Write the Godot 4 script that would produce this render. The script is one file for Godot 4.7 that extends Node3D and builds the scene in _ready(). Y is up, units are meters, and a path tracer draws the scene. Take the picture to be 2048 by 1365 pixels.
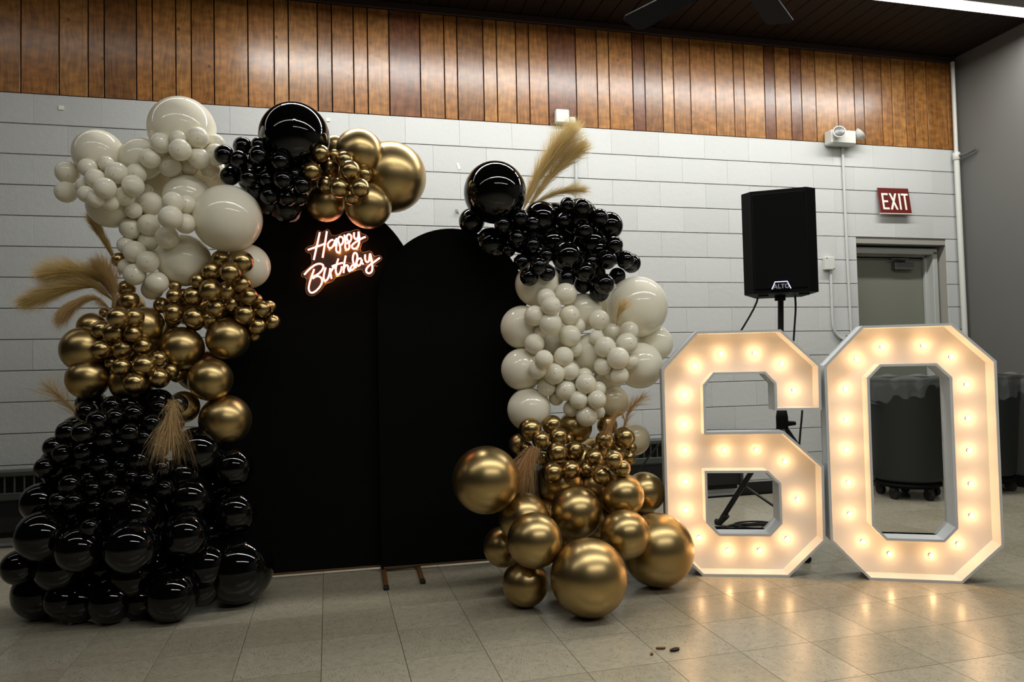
extends Node3D
# A birthday photo corner in a hall: painted block wall, varnished plank wall above, two black arch panels,
# balloon garlands, a neon lettering, two marquee numerals, a loudspeaker on its tripod.
# Units are metres; the block wall is the plane z = 0, the floor y = 0.

var rng := RandomNumberGenerator.new()
var used := {}
var M := {}
var ball_meshes := {}

const WALL_TOP := 2.955
const CEIL := 3.8
const RIGHT := 7.32
const COURSE := 0.2032

func _ready() -> void:
	rng.seed = 60
	# ---- camera
	var cam := Camera3D.new()
	cam.name = "camera"
	cam.fov = 51.08
	cam.near = 0.05
	cam.far = 60.0
	cam.position = Vector3(1.8511, 1.0938, 5.2610)
	cam.rotation = Vector3(0.0341, -0.2386, -0.0212)
	add_child(cam)
	cam.current = true
	# ---- environment
	var we := WorldEnvironment.new()
	we.name = "environment"
	var env := Environment.new()
	env.background_mode = Environment.BG_COLOR
	env.background_color = Color(0, 0, 0)
	env.ambient_light_source = Environment.AMBIENT_SOURCE_DISABLED
	env.tonemap_mode = Environment.TONE_MAPPER_LINEAR
	env.tonemap_exposure = 1.12
	env.sdfgi_enabled = true
	env.ssao_enabled = true
	env.ssil_enabled = true
	we.environment = env
	add_child(we)
	make_materials()
	# ---- fluorescent strips: rows parallel to the block wall
	strip_light(Vector3(4.2, 3.715, 0.95), 6.1, 1.85, "glowing white fluorescent strip light on the dark ceiling, nearest the plank wall")
	strip_light(Vector3(-1.3, 3.715, 0.95), 4.8, 0.13, "dimmer white fluorescent strip light in line with the bright one above the balloons")
	strip_light(Vector3(4.2, 3.715, 3.5), 5.4, 2.5, "white fluorescent strip light of the second row, out over the open floor", 0.05)
	strip_light(Vector3(-0.3, 3.715, 3.5), 3.5, 0.9, "dimmer white fluorescent strip light continuing the second row over the black balloons", 0.05)
	strip_light(Vector3(3.8, 3.715, 6.3), 4.4, 3.0, "white fluorescent strip light of the third row, far from the block wall", 0.05)
	# ---- setting
	make_floor()
	make_back_wall()
	make_other_walls()
	make_ceiling()
	make_door()
	# ---- large things
	make_panels()
	make_numerals()
	make_speaker()
	make_cans()
	make_heater()
	# ---- balloons
	make_balloons()
	# ---- pampas
	make_pampas()
	# ---- neon
	make_neon()
	# ---- wall fittings and small things
	make_fittings()
	make_fan()
	make_scraps()

# ------------------------------------------------------------------ bookkeeping
func numbered(called: String) -> String:
	if not used.has(called):
		used[called] = 0
		return called
	used[called] += 1
	return "%s_%03d" % [called, used[called]]

func thing(called: String, label: String, category: String, at := Vector3.ZERO, turn := 0.0, group := "") -> Node3D:
	var o := Node3D.new()
	o.name = numbered(called)
	o.position = at
	o.rotation.y = turn
	o.set_meta("label", label)
	o.set_meta("category", category)
	if group != "":
		o.set_meta("group", group)
	add_child(o)
	return o

func part(called: String, mesh: Mesh, mat: Material, parent: Node3D, at := Vector3.ZERO, rot := Vector3.ZERO) -> MeshInstance3D:
	var o := MeshInstance3D.new()
	o.name = called
	o.mesh = mesh
	o.material_override = mat
	o.position = at
	o.rotation = rot
	parent.add_child(o, true)
	return o

func single(called: String, mesh: Mesh, mat: Material, label: String, category: String, at := Vector3.ZERO, rot := Vector3.ZERO, group := "") -> MeshInstance3D:
	var o := part(numbered(called), mesh, mat, self, at, rot)
	o.set_meta("label", label)
	o.set_meta("category", category)
	if group != "":
		o.set_meta("group", group)
	return o

func struct_node(called: String) -> Node3D:
	var o := Node3D.new()
	o.name = called
	o.set_meta("kind", "structure")
	add_child(o)
	return o

func struct_mesh(called: String, mesh: Mesh, mat: Material) -> MeshInstance3D:
	var o := part(called, mesh, mat, self)
	o.set_meta("kind", "structure")
	return o

# ------------------------------------------------------------------ mesh making
func begin() -> SurfaceTool:
	var st := SurfaceTool.new()
	st.begin(Mesh.PRIMITIVE_TRIANGLES)
	return st

# corners counter-clockwise as seen from outside
func tri(st: SurfaceTool, a: Vector3, b: Vector3, c: Vector3) -> void:
	var n := (b - a).cross(c - a)
	if n.length_squared() < 1e-18:
		return
	n = n.normalized()
	for p in [a, c, b]:
		st.set_normal(n)
		st.set_uv(plane_uv(p, n))
		st.add_vertex(p)

func plane_uv(p: Vector3, n: Vector3) -> Vector2:
	if absf(n.y) > 0.7:
		return Vector2(p.x, p.z)
	if absf(n.x) > 0.7:
		return Vector2(p.z, -p.y)
	return Vector2(p.x, -p.y)

func quad(st: SurfaceTool, a: Vector3, b: Vector3, c: Vector3, d: Vector3) -> void:
	tri(st, a, b, c)
	tri(st, a, c, d)

func smooth_tri(st: SurfaceTool, ps: Array, ns: Array, uvs: Array) -> void:
	for i in [0, 2, 1]:
		st.set_normal(ns[i])
		st.set_uv(uvs[i])
		st.add_vertex(ps[i])

# box with chamfered edges
func box(st: SurfaceTool, at: Vector3, size: Vector3, bev := 0.0, t := Transform3D()) -> void:
	var h := size / 2.0
	var P := func(x: float, y: float, z: float) -> Vector3: return t * (at + Vector3(x, y, z))
	if bev <= 0.0:
		var a: Vector3 = P.call(-h.x, -h.y, h.z)
		var b: Vector3 = P.call(h.x, -h.y, h.z)
		var c: Vector3 = P.call(h.x, h.y, h.z)
		var d: Vector3 = P.call(-h.x, h.y, h.z)
		var e: Vector3 = P.call(-h.x, -h.y, -h.z)
		var f: Vector3 = P.call(h.x, -h.y, -h.z)
		var g: Vector3 = P.call(h.x, h.y, -h.z)
		var k: Vector3 = P.call(-h.x, h.y, -h.z)
		quad(st, a, b, c, d)
		quad(st, f, e, k, g)
		quad(st, b, f, g, c)
		quad(st, e, a, d, k)
		quad(st, d, c, g, k)
		quad(st, e, f, b, a)
		return
	var v := {}
	var i := h - Vector3(bev, bev, bev)
	for sx in [-1, 1]:
		for sy in [-1, 1]:
			for sz in [-1, 1]:
				v[[sx, sy, sz, 0]] = P.call(sx * h.x, sy * i.y, sz * i.z)
				v[[sx, sy, sz, 1]] = P.call(sx * i.x, sy * h.y, sz * i.z)
				v[[sx, sy, sz, 2]] = P.call(sx * i.x, sy * i.y, sz * h.z)
	var centre: Vector3 = t * at
	var face := func(q: Array) -> void:
		var n: Vector3 = (q[1] - q[0]).cross(q[2] - q[0])
		var m := Vector3.ZERO
		for p in q:
			m += p
		m = m / q.size() - centre
		if n.dot(m) < 0.0:
			q.reverse()
		tri(st, q[0], q[1], q[2])
		if q.size() == 4:
			tri(st, q[0], q[2], q[3])
	for s in [-1, 1]:
		face.call([v[[s, -1, -1, 0]], v[[s, 1, -1, 0]], v[[s, 1, 1, 0]], v[[s, -1, 1, 0]]])
		face.call([v[[-1, s, -1, 1]], v[[1, s, -1, 1]], v[[1, s, 1, 1]], v[[-1, s, 1, 1]]])
		face.call([v[[-1, -1, s, 2]], v[[1, -1, s, 2]], v[[1, 1, s, 2]], v[[-1, 1, s, 2]]])
		for r in [-1, 1]:
			face.call([v[[s, r, -1, 0]], v[[s, r, 1, 0]], v[[s, r, 1, 1]], v[[s, r, -1, 1]]])
			face.call([v[[s, -1, r, 0]], v[[s, 1, r, 0]], v[[s, 1, r, 2]], v[[s, -1, r, 2]]])
			face.call([v[[-1, s, r, 1]], v[[1, s, r, 1]], v[[1, s, r, 2]], v[[-1, s, r, 2]]])
			for q in [-1, 1]:
				face.call([v[[s, r, q, 0]], v[[s, r, q, 1]], v[[s, r, q, 2]]])

func box_mesh(size: Vector3, bev := 0.0, at := Vector3.ZERO) -> ArrayMesh:
	var st := begin()
	box(st, at, size, bev)
	return st.commit()

# profile: Vector2(radius, height) from bottom to top, turned about y
func lathe(st: SurfaceTool, profile: Array, seg := 24, t := Transform3D(), wobble := 0.0) -> void:
	var rows := []
	var n := profile.size()
	for i in n:
		var a: Vector2 = profile[maxi(i - 1, 0)]
		var b: Vector2 = profile[mini(i + 1, n - 1)]
		var d := (b - a).normalized()
		var nr := Vector2(d.y, -d.x)
		var row := []
		for k in seg + 1:
			var ang := TAU * k / seg
			var w := 1.0 + wobble * sin(ang * 5.0 + i) + wobble * 0.7 * sin(ang * 11.0 + i * 2.1)
			var p := Vector3(cos(ang) * profile[i].x * w, profile[i].y, sin(ang) * profile[i].x * w)
			var nn := Vector3(cos(ang) * nr.x, nr.y, sin(ang) * nr.x)
			row.append([t * p, (t.basis * nn).normalized(), Vector2(float(k) / seg, float(i) / maxf(n - 1, 1))])
		rows.append(row)
	for i in n - 1:
		for k in seg:
			var a = rows[i][k]
			var b = rows[i][k + 1]
			var c = rows[i + 1][k + 1]
			var d = rows[i + 1][k]
			if profile[i].x > 1e-6:
				smooth_tri(st, [a[0], d[0], b[0]], [a[1], d[1], b[1]], [a[2], d[2], b[2]])
			if profile[i + 1].x > 1e-6:
				smooth_tri(st, [b[0], d[0], c[0]], [b[1], d[1], c[1]], [b[2], d[2], c[2]])

func lathe_mesh(profile: Array, seg := 24) -> ArrayMesh:
	var st := begin()
	lathe(st, profile, seg)
	return st.commit()

func tube(st: SurfaceTool, pts: Array, radius: float, seg := 8, end_radius := -1.0) -> void:
	var n := pts.size()
	var rows := []
	var up := Vector3(0.13, 0.9, 0.41).normalized()
	var er := radius if end_radius < 0.0 else end_radius
	for i in n:
		var d: Vector3 = (pts[mini(i + 1, n - 1)] - pts[maxi(i - 1, 0)]).normalized()
		var x := up.cross(d)
		if x.length() < 0.05:
			x = Vector3(1, 0, 0.2).cross(d)
		x = x.normalized()
		var y := d.cross(x).normalized()
		up = y
		var r := lerpf(radius, er, float(i) / maxf(n - 1, 1))
		var row := []
		for k in seg + 1:
			var a := TAU * k / seg
			var nn := x * cos(a) + y * sin(a)
			row.append([pts[i] + nn * r, nn])
		rows.append(row)
	for i in n - 1:
		for k in seg:
			var a = rows[i][k]
			var b = rows[i][k + 1]
			var c = rows[i + 1][k + 1]
			var e = rows[i + 1][k]
			var z := Vector2(float(i) / n, float(k) / seg)
			smooth_tri(st, [a[0], b[0], c[0]], [a[1], b[1], c[1]], [z, z, z])
			smooth_tri(st, [a[0], c[0], e[0]], [a[1], c[1], e[1]], [z, z, z])
	for s in [0, n - 1]:
		var dir: Vector3 = (pts[0] - pts[1]) if s == 0 else (pts[n - 1] - pts[n - 2])
		dir = dir.normalized()
		for k in seg:
			var a: Vector3 = rows[s][k][0]
			var b: Vector3 = rows[s][k + 1][0]
			if (a - pts[s]).cross(b - pts[s]).dot(dir) < 0.0:
				tri(st, pts[s], b, a)
			else:
				tri(st, pts[s], a, b)

func tube_mesh(pts: Array, radius: float, seg := 8, end_radius := -1.0) -> ArrayMesh:
	var st := begin()
	tube(st, pts, radius, seg, end_radius)
	return st.commit()

func smooth_path(pts: Array, per := 6) -> Array:
	var out := []
	var n := pts.size()
	for i in n - 1:
		var p0 = pts[maxi(i - 1, 0)]
		var p1 = pts[i]
		var p2 = pts[i + 1]
		var p3 = pts[mini(i + 2, n - 1)]
		for k in per:
			var t := float(k) / per
			out.append(0.5 * ((2.0 * p1) + (p2 - p0) * t + (2.0 * p0 - 5.0 * p1 + 4.0 * p2 - p3) * t * t + (3.0 * p1 - p0 - 3.0 * p2 + p3) * t * t * t))
	out.append(pts[n - 1])
	return out

func ccw(poly: PackedVector2Array) -> PackedVector2Array:
	var p := poly.duplicate()
	if Geometry2D.is_polygon_clockwise(p):
		p.reverse()
	return p

# polygon in x, y pulled from z0 to z1 (z1 > z0)
func prism(st: SurfaceTool, polygon: PackedVector2Array, z0: float, z1: float, t := Transform3D(), sides := true) -> void:
	var poly := ccw(polygon)
	var area := 0.0
	for i in poly.size():
		area += poly[i].cross(poly[(i + 1) % poly.size()])
	if area < 0.0:
		poly.reverse()
	var idx := Geometry2D.triangulate_polygon(poly)
	for i in range(0, idx.size(), 3):
		var a := poly[idx[i]]
		var b := poly[idx[i + 1]]
		var c := poly[idx[i + 2]]
		if (b - a).cross(c - a) < 0.0:
			var s := b
			b = c
			c = s
		tri(st, t * Vector3(a.x, a.y, z1), t * Vector3(b.x, b.y, z1), t * Vector3(c.x, c.y, z1))
		tri(st, t * Vector3(a.x, a.y, z0), t * Vector3(c.x, c.y, z0), t * Vector3(b.x, b.y, z0))
	if sides:
		for i in poly.size():
			var a := poly[i]
			var b := poly[(i + 1) % poly.size()]
			quad(st, t * Vector3(a.x, a.y, z0), t * Vector3(b.x, b.y, z0), t * Vector3(b.x, b.y, z1), t * Vector3(a.x, a.y, z1))

func prism_mesh(polygon: PackedVector2Array, z0: float, z1: float) -> ArrayMesh:
	var st := begin()
	prism(st, polygon, z0, z1)
	return st.commit()

# a closed band of given thickness along a polygon (inwards of it), from z0 to z1
func band(st: SurfaceTool, polygon: PackedVector2Array, inset: float, z0: float, z1: float) -> void:
	var poly := polygon.duplicate()
	var area := 0.0
	for i in poly.size():
		area += poly[i].cross(poly[(i + 1) % poly.size()])
	if area < 0.0:
		poly.reverse()
	var n := poly.size()
	var inner := PackedVector2Array()
	for i in n:
		var d0 := (poly[i] - poly[(i + n - 1) % n]).normalized()
		var d1 := (poly[(i + 1) % n] - poly[i]).normalized()
		var n0 := Vector2(-d0.y, d0.x)
		var n1 := Vector2(-d1.y, d1.x)
		var m := (n0 + n1).normalized()
		inner.append(poly[i] + m * (inset / maxf(m.dot(n1), 0.25)))
	for i in n:
		var j := (i + 1) % n
		var a := poly[i]
		var b := poly[j]
		var c := inner[j]
		var d := inner[i]
		if inset < 0.0:
			var s := a
			a = d
			d = s
			s = b
			b = c
			c = s
		quad(st, Vector3(a.x, a.y, z0), Vector3(b.x, b.y, z0), Vector3(b.x, b.y, z1), Vector3(a.x, a.y, z1))
		quad(st, Vector3(c.x, c.y, z0), Vector3(d.x, d.y, z0), Vector3(d.x, d.y, z1), Vector3(c.x, c.y, z1))
		quad(st, Vector3(a.x, a.y, z1), Vector3(b.x, b.y, z1), Vector3(c.x, c.y, z1), Vector3(d.x, d.y, z1))
		quad(st, Vector3(d.x, d.y, z0), Vector3(c.x, c.y, z0), Vector3(b.x, b.y, z0), Vector3(a.x, a.y, z0))

func ball_mesh(r: float, seg := 16) -> ArrayMesh:
	var prof := []
	for i in seg / 2 + 1:
		var a := -PI / 2 + PI * i / (seg / 2)
		prof.append(Vector2(maxf(cos(a) * r, 0.0), sin(a) * r))
	prof[0].x = 0.0
	prof[seg / 2].x = 0.0
	return lathe_mesh(prof, seg)

func letters(text: String, height: float, depth: float) -> TextMesh:
	var tm := TextMesh.new()
	var f := SystemFont.new()
	f.font_names = PackedStringArray(["Droid Sans"])
	f.font_weight = 700
	tm.font = f
	tm.text = text
	tm.font_size = 64
	tm.pixel_size = height / 46.0
	tm.depth = depth
	return tm

# ------------------------------------------------------------------ materials
func mat(c: Color, rough := 0.5, metal := 0.0, spec := 0.5) -> StandardMaterial3D:
	var m := StandardMaterial3D.new()
	m.albedo_color = c
	m.roughness = rough
	m.metallic = metal
	m.metallic_specular = spec
	return m

func glow(c: Color, energy: float) -> StandardMaterial3D:
	var m := StandardMaterial3D.new()
	m.albedo_color = c
	m.emission_enabled = true
	m.emission = c
	m.emission_energy_multiplier = energy
	return m

func noise(s: int, freq: float, octaves := 3) -> FastNoiseLite:
	var n := FastNoiseLite.new()
	n.seed = s
	n.frequency = freq
	n.fractal_octaves = octaves
	n.noise_type = FastNoiseLite.TYPE_SIMPLEX_SMOOTH
	return n

func wood_texture(s: int, knots: int) -> ImageTexture:
	var w := 192
	var h := 1024
	var a := noise(s, 1.0, 3)
	var b := noise(s + 50, 1.0, 2)
	var r := RandomNumberGenerator.new()
	r.seed = s
	var ks := []
	for i in knots:
		ks.append(Vector3(r.randf_range(20, w - 20), r.randf_range(40, h - 40), r.randf_range(4, 7)))
	var im := Image.create(w, h, false, Image.FORMAT_RGB8)
	for y in h:
		for x in w:
			var warp := b.get_noise_2d(x * 0.012, y * 0.003) * 16.0
			var k := 0.0
			for q in ks:
				var dx: float = x - q.x
				var dy: float = (y - q.y) * 0.55
				var d := sqrt(dx * dx + dy * dy)
				warp += 55.0 * exp(-d / (q.z * 2.2)) * signf(dx + 0.01)
				k = maxf(k, smoothstep(q.z * 1.3, q.z * 0.5, d))
			var g := a.get_noise_2d((x + warp) * 0.075, y * 0.0035)
			var fine := a.get_noise_2d((x + warp) * 0.5 + 300.0, y * 0.012)
			var figure := b.get_noise_2d(x * 0.014 + 90.0, y * 0.02)
			var v := 0.82 + g * 0.17 + fine * 0.06 + figure * 0.13
			v *= 1.0 - 0.35 * k
			var c := Color(v, v * (0.985 - 0.05 * (0.8 - v)), v * (0.96 - 0.15 * (0.8 - v)))
			im.set_pixel(x, y, c.clamp())
	return ImageTexture.create_from_image(im)

func tile_texture(s: int) -> ImageTexture:
	var w := 384
	var r := RandomNumberGenerator.new()
	r.seed = s
	var cloud := noise(s, 0.012, 4)
	var grain := noise(s + 9, 0.35, 2)
	var streak := noise(s + 20, 1.0, 2)
	var im := Image.create(w, w, false, Image.FORMAT_RGB8)
	for y in w:
		for x in w:
			var v := 0.90 + cloud.get_noise_2d(x, y) * 0.045 + grain.get_noise_2d(x, y) * 0.05
			var sm := streak.get_noise_2d(x * 0.22, y * 0.02)
			var t := smoothstep(0.36, 0.6, sm) * 0.20
			v -= t
			im.set_pixel(x, y, Color(v, v * (0.985 - t * 0.3), v * (0.94 - t * 0.5)).clamp())
	for i in 70:
		var x := r.randi_range(4, w - 8)
		var y := r.randi_range(4, w - 40)
		var l := r.randi_range(5, 26)
		var dark := r.randf() < 0.78
		var c := Color(0.42, 0.33, 0.26) if dark else Color(1, 1, 0.97)
		var k := r.randf_range(0.35, 0.95)
		var lean := r.randf_range(-0.12, 0.12)
		for j in l:
			var xx := clampi(int(x + lean * j), 0, w - 1)
			var e := k * sin(PI * (j + 0.5) / l)
			for q in (2 if l > 14 else 1):
				var o := im.get_pixel(mini(xx + q, w - 1), y + j)
				im.set_pixel(mini(xx + q, w - 1), y + j, o.lerp(c, e))
	for i in 10:
		var x := r.randi_range(2, w - 4)
		var y := r.randi_range(2, w - 4)
		for q in 2:
			im.set_pixel(x + q, y, Color(0.3, 0.22, 0.17))
			im.set_pixel(x, y + q, Color(0.34, 0.26, 0.2))
	return ImageTexture.create_from_image(im)

func height_texture(s: int, w: int, coarse: float, fine: float, pits: float) -> ImageTexture:
	var a := noise(s, coarse, 4)
	var b := noise(s + 3, fine, 2)
	a.domain_warp_enabled = false
	var im := Image.create(w, w, false, Image.FORMAT_L8)
	for y in w:
		for x in w:
			# blend towards the wrapped copy so that the edges meet
			var u := float(x) / w
			var v := float(y) / w
			var f := func(n: FastNoiseLite) -> float:
				return lerpf(lerpf(n.get_noise_2d(x, y), n.get_noise_2d(x - w, y), u), lerpf(n.get_noise_2d(x, y - w), n.get_noise_2d(x - w, y - w), u), v)
			var p: float = f.call(a)
			var q: float = f.call(b)
			var hgt := 0.62 + 0.18 * p + 0.16 * q
			hgt -= pits * smoothstep(0.35, 0.6, q + 0.35 * p)
			im.set_pixel(x, y, Color(hgt, hgt, hgt).clamp())
	return ImageTexture.create_from_image(im)

func make_materials() -> void:
	var rough_h := height_texture(4, 512, 0.02, 0.12, 0.35)
	for i in 4:
		var k: float = [1.0, 0.99, 1.005, 0.98][i]
		var m := mat(Color(0.765 * k, 0.77 * k, 0.76 * k), 0.62, 0.0, 0.4)
		m.heightmap_enabled = true
		m.heightmap_texture = rough_h
		m.heightmap_scale = 0.5
		m.uv1_triplanar = true
		m.uv1_world_triplanar = true
		m.uv1_scale = Vector3(1.6, 1.6, 1.6)
		m.uv1_offset = Vector3(i * 0.31, i * 0.17, 0)
		M["block%d" % i] = m
	M.joint = mat(Color(0.60, 0.585, 0.55), 0.8, 0.0, 0.3)
	# varnished planks
	var tone := [Color(0.69, 0.47, 0.225), Color(0.64, 0.425, 0.195), Color(0.72, 0.50, 0.25), Color(0.50, 0.30, 0.155), Color(0.68, 0.45, 0.20), Color(0.57, 0.375, 0.17)]
	var tex := []
	for i in 4:
		tex.append(wood_texture(100 + i * 7, [0, 1, 0, 1][i]))
	for i in 6:
		for j in 4:
			var m := mat(tone[i], 0.42, 0.0, 0.58)
			m.albedo_texture = tex[j]
			m.roughness = 0.27
			m.clearcoat_enabled = false
			m.uv1_scale = Vector3(1.0 / 0.32, 1.0 / 1.3, 1)
			m.uv1_offset = Vector3(i * 0.23 + j * 0.11, i * 0.19, 0)
			M["wood%d%d" % [i, j]] = m
	M.wood_gap = mat(Color(0.02, 0.014, 0.01), 0.9, 0.0, 0.1)
	M.ceiling = mat(Color(0.115, 0.075, 0.05), 0.6, 0.0, 0.3)
	M.ceiling2 = mat(Color(0.12, 0.08, 0.055), 0.6, 0.0, 0.3)
	M.trim = mat(Color(0.16, 0.095, 0.05), 0.5)
	# vinyl tiles
	for i in 3:
		var m := mat([Color(0.68, 0.665, 0.605), Color(0.70, 0.685, 0.63), Color(0.66, 0.645, 0.585)][i], 0.21, 0.0, 0.5)
		m.albedo_texture = tile_texture(31 + i)
		m.uv1_scale = Vector3(1.0 / 0.3048, 1.0 / 0.3048, 1)
		m.uv1_offset = Vector3(0.5, 0.5, 0)
		M["tile%d" % i] = m
	M.floor_bed = mat(Color(0.16, 0.14, 0.11), 0.8)
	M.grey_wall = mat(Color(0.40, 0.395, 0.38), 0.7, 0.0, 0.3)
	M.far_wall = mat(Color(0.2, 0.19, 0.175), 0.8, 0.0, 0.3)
	M.base = mat(Color(0.05, 0.055, 0.05), 0.5)
	M.cloth = mat(Color(0.055, 0.055, 0.052), 0.95, 0.0, 0.15)
	M.cream = mat(Color(0.955, 0.935, 0.855), 0.08, 0.0, 0.5)
	M.cream.backlight_enabled = true
	M.cream.backlight = Color(0.50, 0.46, 0.38)
	M.cream_tip = mat(Color(0.84, 0.78, 0.66), 0.2)
	M.cream_sheer = mat(Color(0.84, 0.79, 0.67), 0.16, 0.0, 0.5)
	M.black = mat(Color(0.022, 0.022, 0.022), 0.05, 0.0, 0.5)
	M.gold = mat(Color(0.70, 0.605, 0.415), 0.32, 1.0)
	M.gold_small = mat(Color(0.69, 0.595, 0.41), 0.27, 1.0)
	M.white = mat(Color(0.86, 0.855, 0.84), 0.45, 0.0, 0.4)
	M.white_edge = mat(Color(0.80, 0.81, 0.81), 0.5)
	M.fitting = mat(Color(0.80, 0.80, 0.77), 0.45)
	M.plastic = mat(Color(0.022, 0.022, 0.022), 0.6, 0.0, 0.25)
	M.grille = mat(Color(0.022, 0.022, 0.022), 0.8, 0.0, 0.25)
	M.metal_black = mat(Color(0.03, 0.03, 0.03), 0.4, 0.2)
	M.rubber = mat(Color(0.025, 0.025, 0.025), 0.7)
	M.wood_foot = mat(Color(0.38, 0.25, 0.12), 0.5)
	M.door = mat(Color(0.47, 0.475, 0.425), 0.5)
	M.frame = mat(Color(0.68, 0.69, 0.67), 0.5)
	M.steel = mat(Color(0.42, 0.42, 0.41), 0.4, 0.5)
	M.can = mat(Color(0.085, 0.10, 0.09), 0.55)
	M.heater = mat(Color(0.23, 0.25, 0.23), 0.5)
	M.heater_dark = mat(Color(0.04, 0.045, 0.04), 0.7)
	M.red = mat(Color(0.37, 0.06, 0.045), 0.4)
	M.sign_white = mat(Color(0.93, 0.92, 0.86), 0.5)
	var film := mat(Color(0.85, 0.87, 0.86, 0.075), 0.3)
	film.transparency = BaseMaterial3D.TRANSPARENCY_ALPHA
	M.film = film
	var acrylic := mat(Color(1, 1, 1, 0.03), 0.02)
	acrylic.transparency = BaseMaterial3D.TRANSPARENCY_ALPHA
	M.acrylic = acrylic
	var acr_edge := mat(Color(0.95, 0.80, 0.62, 0.55), 0.3)
	acr_edge.transparency = BaseMaterial3D.TRANSPARENCY_ALPHA
	M.acrylic_edge = acr_edge
	M.neon = glow(Color(1.0, 0.92, 0.93), 1.15)
	M.neon_side = glow(Color(1.0, 0.50, 0.17), 0.8)
	M.bulb = glow(Color(1.0, 0.80, 0.55), 24.0)
	M.socket = mat(Color(0.62, 0.42, 0.22), 0.5)
	M.logo = glow(Color(0.80, 0.80, 1.0), 1.4)
	M.logo_text = mat(Color(0.62, 0.63, 0.66), 0.4)
	M.tube = glow(Color(1.0, 0.95, 0.95), 2.2)
	M.tube_dim = glow(Color(1.0, 0.95, 0.95), 1.0)
	for i in 3:
		var m := mat([Color(0.77, 0.69, 0.49), Color(0.75, 0.645, 0.49), Color(0.68, 0.54, 0.41)][i], 0.8, 0.0, 0.2)
		m.backlight_enabled = true
		m.backlight = Color(0.9, 0.82, 0.6)
		m.cull_mode = BaseMaterial3D.CULL_DISABLED
		M["straw%d" % i] = m
	M.fan = mat(Color(0.035, 0.03, 0.027), 0.7, 0.0, 0.2)

# ------------------------------------------------------------------ lights
func strip_light(at: Vector3, length: float, energy: float, label: String, width := 0.11) -> void:
	var t := thing("strip_light", label, "ceiling light", at, 0.0)
	var st := begin()
	box(st, Vector3(0, 0.045, 0), Vector3(length, 0.07, 0.12), 0.004)
	part("housing", st.commit(), M.white, t)
	var prof := PackedVector2Array()
	for i in 9:
		var a := PI + PI * i / 8.0
		prof.append(Vector2(cos(a) * (width * 0.5 + 0.003), sin(a) * 0.022))
	st = begin()
	prism(st, prof, -length / 2, length / 2, Transform3D(Basis(Vector3.UP, PI / 2), Vector3(0, 0.01, 0)))
	part("diffuser", st.commit(), M.tube if energy > 1.2 else M.tube_dim, t)
	var l := AreaLight3D.new()
	l.name = "tube_light"
	l.area_size = Vector2(length, width)
	l.area_normalize_energy = false
	l.light_energy = energy * 10.0
	l.light_color = Color(1.0, 1.0, 0.985)
	l.shadow_enabled = true
	l.area_range = 20.0
	l.area_attenuation = 2.0
	l.position = Vector3(0, -0.016, 0)
	l.rotation = Vector3(-PI / 2, 0, 0)
	t.add_child(l)

# ------------------------------------------------------------------ setting
func make_floor() -> void:
	var f := struct_node("floor")
	part("floor_bed", box_mesh(Vector3(12.6, 0.2, 12.6), 0.0, Vector3(1.1, -0.104, 6.0)), M.floor_bed, f)
	var T := 0.3048
	var st := begin()
	var e := T / 2 - 0.0005
	var i2 := e - 0.0008
	var P := [Vector3(-e, -0.004, e), Vector3(e, -0.004, e), Vector3(e, -0.004, -e), Vector3(-e, -0.004, -e)]
	var Q := [Vector3(-i2, 0, i2), Vector3(i2, 0, i2), Vector3(i2, 0, -i2), Vector3(-i2, 0, -i2)]
	quad(st, Q[0], Q[1], Q[2], Q[3])
	for k in 4:
		quad(st, P[k], P[(k + 1) % 4], Q[(k + 1) % 4], Q[k])
	var mesh := st.commit()
	var loose := [begin(), begin(), begin()]
	var a0 := -0.0140
	var c := cos(a0)
	var s := sin(a0)
	var cells := []
	for col in range(-24, 22):
		for row in range(-7, 32):
			var u := (col + 0.5) * T
			var v := (row + 0.5) * T
			var at := Vector3(1.7672 + u * c - v * s, 0, 1.9202 + u * s + v * c)
			if at.x < -5.0 or at.x > RIGHT + 0.1 or at.z < -0.1 or at.z > 12.0:
				continue
			var seen := at.x > -0.6 and at.x < RIGHT and at.z < 4.2 and at.z > 0.0
			# what the picture shows: in front of the arch and beside it
			seen = seen and at.z < 3.3 and (at.z > 1.2 or at.x > 3.6) and at.x > 0.2 - (2.6 - at.z) * 0.4 and at.x < 6.9
			cells.append([at, seen, posmod(col + row, 2) * PI / 2 + (PI if rng.randf() < 0.5 else 0.0), rng.randi_range(0, 2)])
	for q in cells:
		if q[1]:
			part("tile", mesh, M["tile%d" % q[3]], f, q[0], Vector3(0, q[2] - a0, 0))
		else:
			loose[q[3]].append_from(mesh, 0, Transform3D(Basis(Vector3.UP, q[2] - a0), q[0]))
	for i in 3:
		var o := part("tile_field", loose[i].commit(), M["tile%d" % i], f)
		o.set_meta("kind", "stuff")

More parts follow.
